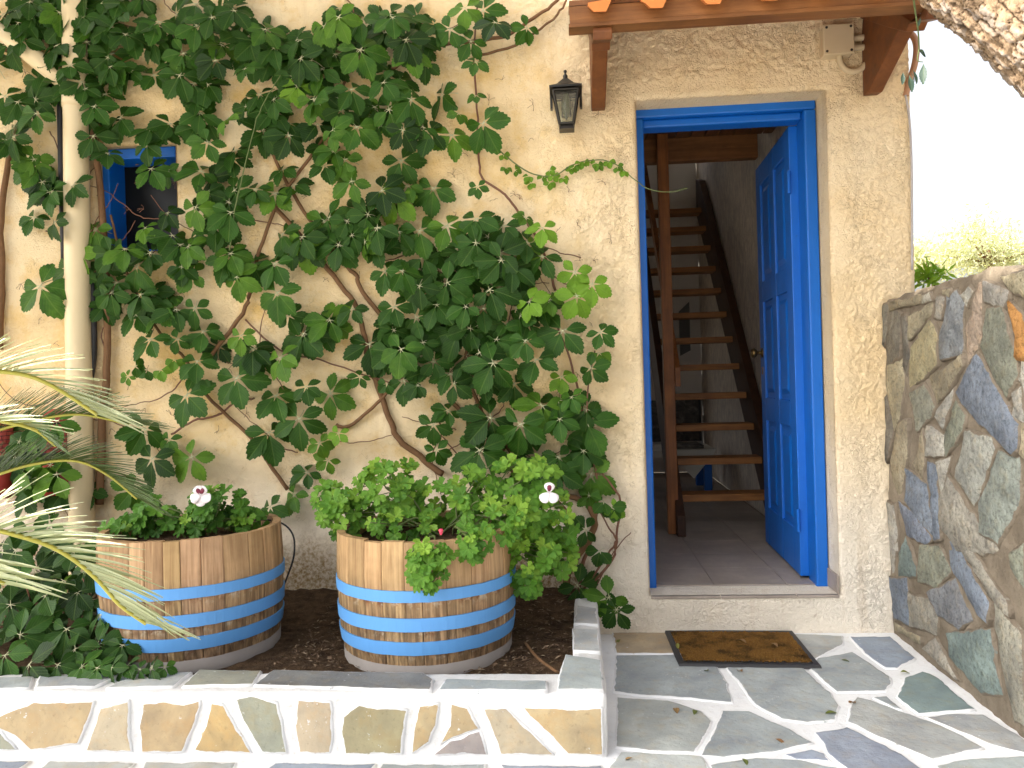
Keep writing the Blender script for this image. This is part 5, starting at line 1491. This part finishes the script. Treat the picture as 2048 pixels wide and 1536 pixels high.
# ------------------------------------------------------------------ geraniums
def ger_mesh(seed):
    rd = random.Random(seed); mb = MB()
    n = 31
    vv = [Vector((0, 0, 0))]; uv = [(0.0, 0.5)]
    for rr, cup in ((0.5, 0.06), (1.0, rd.uniform(0.05, 0.3))):
        for k in range(n):
            t = k / (n - 1); a = R(-158 + 316 * t)
            lobe = abs(math.sin(math.pi * 5 * t)) ** 0.6
            r_ = rr * (0.66 + 0.36 * lobe * rr + (0.07 if k % 2 else -0.05) * (rr > 0.9))
            vv.append(Vector((math.sin(a) * r_, math.cos(a) * r_, cup + 0.10 * math.sin(5 * 2 * math.pi * t) * rr + rd.uniform(-.03, .03))))
            uv.append((rr, 0.5 + 0.5 * math.sin(math.pi * 5 * t) * rr))
    fc = [(0, k + 1, k + 2) for k in range(n - 1)] + [(1 + k, 1 + n + k, 2 + n + k, 2 + k) for k in range(n - 1)]
    fc = [q[::-1] for q in fc]
    mb.add(vv, fc, 0, uv)
    mb.tube(spline([(0, 0, 0), (0, -0.3, -0.4), (rd.uniform(-.3, .3), -0.8, -1.1)], 3), [0.05] * 7, 4, 1, False)
    return mb.mesh("geranium_leaf")
GER = [ger_mesh(k) for k in range(6)]
def geranium(label, clusters, root, lim, tone0):
    g_ = empty("geranium", label, "geranium", "geraniums in the barrels", loc=root)
    inv = Matrix.Translation(-Vector(root))
    made = 0; more = MB()
    for (px, py, y_, rx, ry, ryd, n) in clusters:
        c = P(px, py, y=y_)
        sc = (3.4 + y_) / 1600
        for k in range(int(n * 1.7)):
            while True:
                u = Vector((random.uniform(-1, 1), random.uniform(-1, 1), random.uniform(-1, 1)))
                if 0.15 < u.length < 1: break
            u = u.normalized() * (u.length ** 0.5)
            p = c + Vector((u.x * rx * sc, u.y * ryd, u.z * ry * sc))
            if p.y > -0.03: p.y = -0.03
            outw = Vector((u.x * 0.7 + random.uniform(-.4, .4), -0.75 + u.y * 0.5, 0.55 + u.z * 0.6 + random.uniform(-.3, .3))).normalized()
            d = Vector((random.uniform(-1, 1), random.uniform(-.4, .2), -0.7 + random.uniform(-.5, .5)))
            d = (d - outw * d.dot(outw)).normalized()
            x = d.cross(outw)
            s_ = random.uniform(12, 22) * sc
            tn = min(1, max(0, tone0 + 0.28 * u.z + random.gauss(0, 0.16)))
            mx = inv @ Matrix.Translation(p) @ Matrix((x, d, outw)).transposed().to_4x4() @ Matrix.Diagonal((s_, s_, s_, 1))
            me_ = random.choice(GER)
            if k < n and made < 296:
                o = link("leaf", me_, g_, [M['geranium'], M['gstem']], True)
                o.color = (tn, tn, tn, 1); o.matrix_basis = mx; made += 1
            else:
                bb = len(more.v)
                uvs = [(0.5, 0.5)] * len(me_.vertices)
                for lp in me_.loops: uvs[lp.vertex_index] = tuple(me_.uv_layers[0].data[lp.index].uv)
                more.v += [tuple(mx @ v_.co) for v_ in me_.vertices]; more.uv += uvs
                for pl in me_.polygons:
                    more.f.append(tuple(i_ + bb for i_ in pl.vertices)); more.m.append(pl.material_index)
        m1 = MB(); rt = Vector(root)
        m1.tube([q - rt for q in spline([rt + Vector((random.uniform(-.10, .10), random.uniform(-.08, .08), -0.05)), rt.lerp(c, 0.5) + Vector((0, 0, .03)), c], 4)], 0.0036, 6)
        o = m1.build("stem", M['gstem'], g_, True)
        for j in range(3):
            e = c + Vector((random.uniform(-1, 1) * rx * sc, random.uniform(-1, 1) * ryd, random.uniform(-.4, 1) * ry * sc)) * 0.8
            m1 = MB(); m1.tube([q - rt for q in spline([rt.lerp(c, 0.6), rt.lerp(e, 0.8), e], 3)], 0.0022, 5); m1.build("stem", M['gstem'], g_, True)
    o = more.build("foliage", [M['geranium'], M['gstem']], g_, True, (tone0 - .04,) * 3); o["kind"] = "stuff"
    return g_
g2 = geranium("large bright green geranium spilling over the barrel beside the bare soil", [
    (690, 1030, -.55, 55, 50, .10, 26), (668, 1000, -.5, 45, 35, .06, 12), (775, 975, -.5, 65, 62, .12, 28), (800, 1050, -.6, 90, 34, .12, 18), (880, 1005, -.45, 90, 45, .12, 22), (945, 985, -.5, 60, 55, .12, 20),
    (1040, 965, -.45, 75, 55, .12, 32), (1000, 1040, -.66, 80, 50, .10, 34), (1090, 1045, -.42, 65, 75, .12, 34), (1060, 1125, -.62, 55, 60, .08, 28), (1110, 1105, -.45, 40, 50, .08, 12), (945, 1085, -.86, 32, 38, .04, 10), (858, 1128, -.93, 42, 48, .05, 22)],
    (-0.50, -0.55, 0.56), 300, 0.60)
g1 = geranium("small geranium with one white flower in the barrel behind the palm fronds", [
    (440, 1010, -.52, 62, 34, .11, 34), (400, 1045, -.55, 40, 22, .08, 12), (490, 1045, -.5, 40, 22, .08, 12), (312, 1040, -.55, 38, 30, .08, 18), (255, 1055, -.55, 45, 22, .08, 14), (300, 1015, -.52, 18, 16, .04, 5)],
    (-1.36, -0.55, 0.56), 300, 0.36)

def flower(parent, px, py, y_, s, n, rot=0.0, full=True):
    c = P(px, py, y=y_)
    fl_ = bpy.data.objects.new("flower", None); COL.objects.link(fl_); fl_.parent = parent
    fl_.location = c - parent.location
    angs = [(-0.45, 1), (0.45, 1), (2.0, 0), (-2.0, 0), (3.14, 0)] if full else [(0.0, 1), (2.35, 0), (-2.5, 0)]
    for a, blot in angs:
        a += rot
        m1 = MB()
        d = Vector((math.sin(a), -0.25, math.cos(a))); nrm = Vector((0.1 * math.sin(a), -1, 0.25))
        L = s * (1.0 if blot else 1.15); W = s * 0.55
        sx = d.cross(nrm).normalized(); nn = sx.cross(d).normalized()
        prof = [(0, .12), (.2, .45), (.45, .85), (.7, 1.0), (.88, .8), (1.0, .35)]
        vv = []; fc = []
        for t, w_ in prof:
            for q in (-1, 0, 1):
                vv.append(d * L * t + sx * W * w_ * q + nn * (0.10 * s * abs(q) + 0.0) - nn * 0.15 * L * t * t)
        for i_ in range(len(prof) - 1):
            for j in range(2):
                fc.append((i_ * 3 + j, i_ * 3 + j + 1, i_ * 3 + j + 4, i_ * 3 + j + 3))
        m1.add(vv, fc, 0)
        if blot:
            bv = [d * L * t + sx * W * w_ * q * 0.55 - nrm.normalized() * 0 - nn * 0.15 * L * t * t + Vector((0, -0.002, 0)) for t, w_ in [(.12, .3), (.35, .7), (.6, .75), (.75, .35)] for q in (-1, 0, 1)]
            m1.add(bv, [(i_ * 3 + j, i_ * 3 + j + 1, i_ * 3 + j + 4, i_ * 3 + j + 3) for i_ in range(3) for j in range(2)], 1)
        o = m1.build("petal", [M['petal'], M['petal_dark']], fl_, True)
        so = o.modifiers.new("t", 'SOLIDIFY'); so.thickness = 0.0006
flower(g1, 402, 990, -0.66, 0.034, 5)
flower(g2, 1098, 985, -0.66, 0.034, 3, 0.1, False)
m1 = MB(); m1.lathe([(0.003, -0.006), (0.006, 0.002), (0.008, 0.010), (0.004, 0.014), (0.0005, 0.012)], tuple(P(882, 1066, y=-.93) - g2.location), 8); m1.build("bud", M['pink'], g2, True)

# ------------------------------------------------------------------ cycad fronds in the sun
cy = empty("cycad_palm", "cycad palm whose sunlit feathery fronds reach in from the left", "palm")
base = Vector((-1.75, -2.3, 0.62))
m1 = MB(); m1.tube([(base.x, base.y, -0.02), (base.x, base.y, 0.3), (base.x, base.y, 0.62)], [0.16, 0.15, 0.12], 12); m1.build("trunk", M['trunk'], cy, True)
def frond(pts, y_, y2, n, L, seed, up=0.9, ang=48, tone=0.5, wk=1.0):
    rd = random.Random(seed)
    q = [P(a, b, y=y_ + (y2 - y_) * k / (len(pts) - 1)) for k, (a, b) in enumerate(pts)]
    q = [base, base.lerp(q[0], 0.5) + Vector((0, 0, 0.18))] + q
    s = spline(q, 10)
    fo = bpy.data.objects.new("frond", None); COL.objects.link(fo); fo.parent = cy
    ln = [0.0]
    for a, b in zip(s[:-1], s[1:]): ln.append(ln[-1] + (b - a).length)
    tot = ln[-1]
    m1 = MB(); m1.tube(s, [0.007 * (1 - 0.75 * l_ / tot) + 0.0008 for l_ in ln], 7); m1.build("rachis", M['rachis'], fo, True)
    ln = np.array(ln); sp = np.array([tuple(p) for p in s])
    at_ = lambda l_: Vector([float(np.interp(l_, ln, sp[:, k])) for k in range(3)])
    for side in (-1, 1):
        mb = MB()
        l_ = tot * 0.22
        stepn = (tot * 0.78) / n
        while l_ < tot * 0.995:
            p = at_(l_); t = (at_(min(l_ + 0.01, tot)) - at_(max(l_ - 0.01, 0))).normalized()
            fr_ = l_ / tot
            # the two ranks stand in a V: one leans to the viewer, one away
            upv = Vector((0, 0, 1)); sdv = t.cross(upv).normalized()
            upv = sdv.cross(t).normalized()
            a = R(ang + rd.uniform(-9, 9)) * (1 - 0.55 * max(0, fr_ - 0.6) / 0.4)
            lat = (upv * up + sdv * side * 0.42).normalized()
            d = (t * math.cos(a) + lat * math.sin(a)).normalized()
            LL = L * (0.35 + 0.65 * math.sin(math.pi * min(1, 0.18 + 0.80 * (1 - fr_) * 1.15))) * rd.uniform(0.88, 1.08)
            W = 0.0029 * wk
            face = Vector((-0.30 + rd.uniform(-.25, .25), -0.68 + rd.uniform(-.25, .25), 0.66))
            wv = d.cross(face).normalized()
            nn = wv.cross(d).normalized()
            if nn.dot(face) < 0: nn = -nn
            vv, uv = [], []
            N_ = 6
            for k in range(N_):
                u = k / (N_ - 1)
                c = p + d * (LL * u) + Vector((0, 0, -1)) * (LL * 0.12 * u * u) + t * (LL * 0.10 * u * u)
                ww = W * (1 - 0.85 * u ** 2.2)
                for q_ in (-1, 0, 1):
                    vv.append(c + wv * (ww * q_) + nn * (0.0009 * abs(q_)))
                    uv.append((u, 0.5 + 0.5 * q_))
            mb.add(vv, [(k * 3 + j, k * 3 + j + 1, k * 3 + j + 4, k * 3 + j + 3) for k in range(N_ - 1) for j in range(2)], 0, uv)
            l_ += stepn * rd.uniform(0.85, 1.15)
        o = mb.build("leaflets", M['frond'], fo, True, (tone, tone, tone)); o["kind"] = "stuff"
frond([(-180, 780), (-60, 745), (40, 748), (110, 775), (195, 830)], -2.44, -2.34, 92, 0.105, 1, 0.95, 44, 0.95, 0.82)  # pale tone puts sunlight into the lit fronds' colour; dark tone for shaded
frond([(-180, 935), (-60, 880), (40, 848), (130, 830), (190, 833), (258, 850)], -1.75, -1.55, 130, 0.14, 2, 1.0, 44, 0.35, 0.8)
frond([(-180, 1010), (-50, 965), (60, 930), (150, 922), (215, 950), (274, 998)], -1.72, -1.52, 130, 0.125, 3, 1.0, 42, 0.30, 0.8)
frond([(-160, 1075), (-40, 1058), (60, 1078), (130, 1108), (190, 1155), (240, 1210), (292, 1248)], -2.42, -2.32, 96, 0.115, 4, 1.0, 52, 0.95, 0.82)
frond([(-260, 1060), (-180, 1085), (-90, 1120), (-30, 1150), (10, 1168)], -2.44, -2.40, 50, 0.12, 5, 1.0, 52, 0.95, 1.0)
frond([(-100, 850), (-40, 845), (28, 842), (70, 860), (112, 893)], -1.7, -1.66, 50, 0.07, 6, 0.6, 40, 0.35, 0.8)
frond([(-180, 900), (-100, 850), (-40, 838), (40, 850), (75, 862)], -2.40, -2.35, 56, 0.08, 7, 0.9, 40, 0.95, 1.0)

# ------------------------------------------------------------------ hoses by the barrels
pipe_thing("irrigation_tube", "thin black drip tube looping out of the barrel behind the fronds", [P(470, 1052, y=-.45), P(510, 1040, y=-.4), P(558, 1044, y=-.4), P(585, 1068, y=-.4), P(588, 1110, y=-.38), P(572, 1160, y=-.36), P(556, 1198, y=-.35)], 0.0035, M['rubber'], "tube", 7)
pipe_thing("irrigation_tube", "black cable lying along the foot of the wall between the barrels", [P(552, 1198, y=-.10), P(575, 1212, y=-.10), P(605, 1214, y=-.08), P(640, 1206, y=-.08), P(690, 1208, y=-.08)], 0.006, M['rubber'], "cable", 7)
pipe_thing("hose", "thick black hose lying on the soil between the barrels", [P(520, 1250, y=-.25), P(580, 1262, y=-.25), P(640, 1268, y=-.26), P(720, 1270, y=-.27)], 0.011, M['rubber'], "hose", 8)
pipe_thing("twig", "bare forked twig lying on the planter soil near the corner", [P(1050, 1285, z=SZ + .02), P(1075, 1315, z=SZ + .02), P(1105, 1338, z=SZ + .03), P(1118, 1345, z=SZ + .02)], 0.005, M['bark'], "twig", 6)

# fallen leaves on the flags and mat
m1 = MB(); leaflet(m1, Vector((0, -0.5, 0)), Vector((0, 1, 0)), Vector((0, 0, 1)), 1.0, 0.22, 0, fold=0.5, curl=0.25); FALL = m1.mesh("fallen_leaf")
fl_g = mat_leaf("fallen_green", [(0.07, 0.10, 0.02), (0.14, 0.17, 0.03), (0.25, 0.22, 0.05)], 0.6, 0.1, 0.3)
fl_b = mat_leaf("fallen_brown", [(0.14, 0.06, 0.02), (0.24, 0.12, 0.05), (0.36, 0.24, 0.10)], 0.7, 0.1, 0.3)
FALL2 = FALL.copy()
spots = [(1413, 1340, 'g', "green fallen leaf just in front of the mat"), (1237, 1281, 'g', "yellow green fallen leaf on the brown flag beside the planter wall"), (1352, 1418, 'b', "curled dry leaf on the grey flag left of the middle"), (1480, 1340, 'b', "thin brown leaf at the mat's front edge"), (1560, 1481, 'b', "curled dry leaf near the grey triangular flag"), (1255, 1517, 'b', "reddish brown leaf at the foot of the planter wall's corner"), (1490, 1521, 'g', "pale green leaf on the white joint at the picture's bottom"), (1663, 1424, 'g', "thin green leaf on the white joint below the mat"), (1390, 1422, 'g', "small green leaf on the white joint left of the middle"), (1485, 1280, 'b', "pale straw piece on the coir mat's middle"), (1355, 1290, 'g', "yellow leaf on the mat's left edge"), (1550, 1288, 'b', "dark curled leaf on the coir mat's right half"), (1690, 1320, 'g', "dark scrap of leaf on the flag right of the mat"), (1810, 1343, 'g', "small leaf on the joint by the blue grey flag"), (1705, 1403, 'b', "brown scrap on the joint where four flags meet")]
for a, b, kk, lb in spots:
    zz = 0.024 if (1345 < a < 1620 and b < 1332 and kk == 'b') or (a == 1355) else 0.010
    p = P(a, b, z=zz)
    o = link("fallen_leaf", FALL if kk == 'g' else FALL2, None, fl_g if kk == 'g' else fl_b, True, (random.uniform(.3, .8),) * 3)
    s_ = random.uniform(0.028, 0.045)
    o.location = p; o.scale = (s_, s_, s_); o.rotation_euler = (random.uniform(-.3, .3), random.uniform(-.3, .3), random.uniform(0, 6.28))
    tag(o, lb, "leaf", "fallen leaves on the patio")

# ------------------------------------------------------------------ shade tree leaning over the courtyard
tree = empty("shade_tree", "leaning tree with rough scaly bark at the top right corner", "tree")
yT = -1.25
e0 = P(1843, 0, y=yT); e1 = P(2048, 192, y=yT - 0.15)
dT = (e1 - e0).normalized(); perp = dT.cross((e0 + e1) * 0.5 - CAM).normalized()
if perp.z < 0: perp = -perp
rT = 0.19
ax0 = e0 + perp * (rT + 0.015)
top = ax0 - dT * 1.5; root_ = ax0 + dT * ((ax0.z - 1.2) / -dT.z)
nL, nA = 560, 290
Lt = (root_ - top).length
ax = (root_ - top).normalized(); b1_ = Vector((0, -1, 0)); b2_ = ax.cross(b1_).normalized()
TT, AA = np.meshgrid(np.linspace(0, Lt, nL), np.linspace(0, 2 * np.pi, nA, endpoint=False))
# scaly plates from a jittered cell pattern
def cells(u, v_, seed):
    ui = np.floor(u).astype(int); vi = np.floor(v_).astype(int)
    d1 = np.full(u.shape, 9.0); d2 = np.full(u.shape, 9.0); idv = np.zeros(u.shape)
    for du in (-1, 0, 1):
        for dv in (-1, 0, 1):
            cu, cv = ui + du, vi + dv
            jx = _T[(cu * 7 + seed) & 255, (cv * 13) & 255]; jy = _T[(cu * 5 + 91) & 255, (cv * 3 + seed) & 255]
            d = np.maximum(np.abs(cu + jx - u), np.abs(cv + jy - v_)) * 0.8 + 0.3 * np.hypot(cu + jx - u, cv + jy - v_)
            nid = _T[(cu * 11 + 3) & 255, (cv * 17 + 5) & 255]
            m_ = d < d1
            d2 = np.where(m_, d1, np.minimum(d2, d)); idv = np.where(m_, nid, idv); d1 = np.where(m_, d, d1)
    return d1, d2, idv
warp = fbm(TT * 6, AA * 2.6, 2)
cu = TT / 0.040 + 1.6 * warp; cv = AA * rT / 0.017 + 1.8 * fbm(TT * 4 + 9, AA * 2.5, 2) + TT * 6
d1, d2, idv = cells(cu, cv, 4)
plate = np.clip((d2 - d1) / 0.13, 0, 1)
fur = np.clip(np.abs(fbm(TT * 2.2, AA * 5.0, 3) - 0.5) / 0.05, 0, 1)
chip = fbm(cu * 3.1, cv * 3.1, 3)
tiltp = (cu - np.floor(cu)) - 0.5
hgt = 0.007 * plate * (0.25 + 1.2 * idv) - 0.009 * (1 - fur) + 0.024 * (fbm(TT * 5, AA * 2.4, 3) - 0.5) + 0.007 * (chip - 0.5) + 0.005 * plate * tiltp
crackv = np.maximum(1 - plate, 0.8 * (1 - fur)); platev = idv * plate
RR_ = rT - 0.008 + hgt + 0.04 * (TT / Lt)
cen = np.array(top)[None, None, :] + TT[..., None] * np.array(ax)
ptsT = cen + (np.cos(AA) * RR_)[..., None] * np.array(b1_) + (np.sin(AA) * RR_)[..., None] * np.array(b2_)
ii = np.arange(nL * nA).reshape(nA, nL); i2_ = np.roll(ii, -1, 0)
ffT = np.stack([ii[:, :-1].ravel(), ii[:, 1:].ravel(), i2_[:, 1:].ravel(), i2_[:, :-1].ravel()], 1)
tk_ = np_obj("trunk", ptsT.reshape(-1, 3), ffT, M['trunk'], tree, True)
att = tk_.data.attributes.new("crack", 'FLOAT', 'POINT'); att.data.foreach_set("value", crackv.ravel()); att = tk_.data.attributes.new('plate', 'FLOAT', 'POINT'); att.data.foreach_set('value', platev.ravel())
limb_end = Vector((-1.2, -1.7, 4.4))
m1 = MB(); m1.tube(spline([top + ax * 0.1, top.lerp(limb_end, 0.4) + Vector((0, -.1, .15)), limb_end, Vector((-3.4, -1.9, 4.6)), Vector((-6.5, -1.9, 4.7))], 6), [0.20 - 0.007 * k for k in range(25)], 10)
m1.tube(spline([top, Vector((-0.3, -1.0, 4.2)), Vector((-0.6, -1.0, 4.5))], 5), [0.12 - 0.006 * k for k in range(11)], 8)
m1.tube(spline([top.lerp(limb_end, .4), Vector((-0.8, -2.4, 4.3)), Vector((-1.6, -2.8, 4.5))], 5), [0.11 - 0.006 * k for k in range(11)], 8)
m1.build("limb", M['trunk'], tree, True)
m1 = MB()  # unseen crown, spread along the sun's rays to shade wall and patio
SH = Vector((SUN.x / SUN.z, SUN.y / SUN.z))
for k in range(36000):
    z_ = random.uniform(4.15, 4.95)
    qx = random.uniform(-4.2, 2.60) ; qy = random.uniform(-2.4, 1.9)
    if qy < -1.40 and -1.3 < qx < 0.75: continue  # gap cut so the sun reaches the fronds
    qx += 0.05 * math.sin(qy * 9) ; qy += 0.05 * math.sin(qx * 7)
    c = Vector((qx + SH.x * z_, qy + SH.y * z_, z_))
    n_ = Vector((random.gauss(0, .5), random.gauss(0, .5), 1)).normalized()
    d = n_.orthogonal().normalized(); d = Matrix.Rotation(random.uniform(0, 6.28), 3, n_) @ d; e = n_.cross(d)
    L, W = random.uniform(0.09, 0.13), random.uniform(0.05, 0.075)
    m1.add([c - d * L, c - e * W, c + d * L, c + e * W], [(0, 1, 2, 3)], 0, [(0, .5), (.5, 0), (1, .5), (.5, 1)])
o = m1.build("crown", M['crown'], tree, False, (0.4, 0.4, 0.4)); o["kind"] = "stuff"

# olive twig hanging in front of the canopy's end
tw_ = empty("hanging_twig", "thin olive twig with a few blue green leaves hanging at the house corner", "twig")
yq = -0.80
sp_ = [P(1824, -30, y=yq), P(1830, 20, y=yq), P(1836, 60, y=yq), P(1838, 95, y=yq), P(1835, 120, y=yq), P(1846, 124, y=yq)]
m1 = MB(); m1.tube(spline(sp_, 4), [0.0032 - 0.0001 * k for k in range(21)], 6); m1.build("stem", M['gstem'], tw_, True)
m1 = MB(); leaflet(m1, Vector((0, 0, 0)), Vector((0, 1, 0)), Vector((0, 0, 1)), 1.0, 0.16, 0, fold=0.3, curl=0.12); OLV = m1.mesh("olive_leaf")
for a, b, sp2, L in ((1852, 115, 2.4, 36), (1838, 102, 1.0, 18), (1847, 128, 0.0, 42), (1822, 145, -0.4, 26), (1818, 150, 0.1, 34), (1806, 145, -0.2, 26), (1841, 35, 0.0, 20), (1826, 140, 0.2, 28)):
    place_leaf(OLV, P(a, b, y=yq), L / 1600 * 2.6, sp2, R(random.uniform(0, 30)), random.gauss(0, .6), tw_, 0.2, [mat_leaf("twig_leaf", [(0.03, 0.07, 0.06), (0.07, 0.12, 0.09), (0.12, 0.17, 0.08)], 0.4, 0.2) if "twig_leaf" not in bpy.data.materials else bpy.data.materials["twig_leaf"]])

# pale olive tree and green shrub beyond the wall
def bush(name, label, cat, px, py, y_, rx, rz, n, L, mat, tone, trunk_z, parts=3):
    c = P(px, py, y=y_)
    o = empty(name, label, cat)
    sc = (3.4 + y_) / 1600
    m1 = MB()
    m1.tube(spline([(c.x + .2, y_, trunk_z), (c.x + .1, y_, (trunk_z + c.z) / 2), tuple(c)], 4), [0.10 * rx * sc] * 3 + [0.06 * rx * sc] * 6, 8)
    cl = []
    for k in range(16):
        a = random.uniform(0, 6.28); q = random.random() ** 0.5
        e = c + Vector((math.cos(a) * q * rx * sc, random.uniform(-.5, .5) * rx * sc, math.sin(a) * q * rz * sc))
        cl.append(e)
        m1.tube([c - Vector((0, 0, rz * sc * .5)), e], [0.03 * rx * sc, 0.008 * rx * sc], 5)
    m1.build("trunk", M['bark'], o, True)
    m1 = MB()
    for k in range(n):
        e = random.choice(cl)
        p = e + Vector((random.gauss(0, .2), random.gauss(0, .2), random.gauss(0, .2))) * rx * sc
        d = Vector((random.gauss(0, 1), random.gauss(0, 1), random.gauss(0, 1) + .4)).normalized()
        s2 = d.orthogonal().normalized(); s2 = Matrix.Rotation(random.uniform(0, 6.28), 3, d) @ s2
        l_ = L * random.uniform(0.6, 1.3)
        m1.add([p, p + d * l_ * .5 + s2 * l_ * .11, p + d * l_, p + d * l_ * .5 - s2 * l_ * .11], [(0, 1, 2, 3)], 0, [(0, .5), (.5, 1), (1, .5), (.5, 0)])
    q = m1.build("crown", mat, o, False, (tone,) * 3); q["kind"] = "stuff"
bush("olive_tree", "pale sunlit olive tree beyond the rubble wall", "tree", 1975, 500, 9.0, 95, 50, 8000, 0.075, M['olive'], 0.75, 1.2)
bush("olive_tree", "low pale olive bush between the house corner and the larger olive tree", "tree", 1860, 525, 10.5, 60, 26, 6000, 0.07, M['olive'], 0.85, 1.2)
bush("shrub", "small bright green shrub peeping over the rubble wall by the house corner", "shrub", 1858, 556, 0.6, 28, 12, 130, 0.075, M['geranium'], 1.0, 1.2)
print("leaves", cnt, "objects", len(bpy.data.objects))
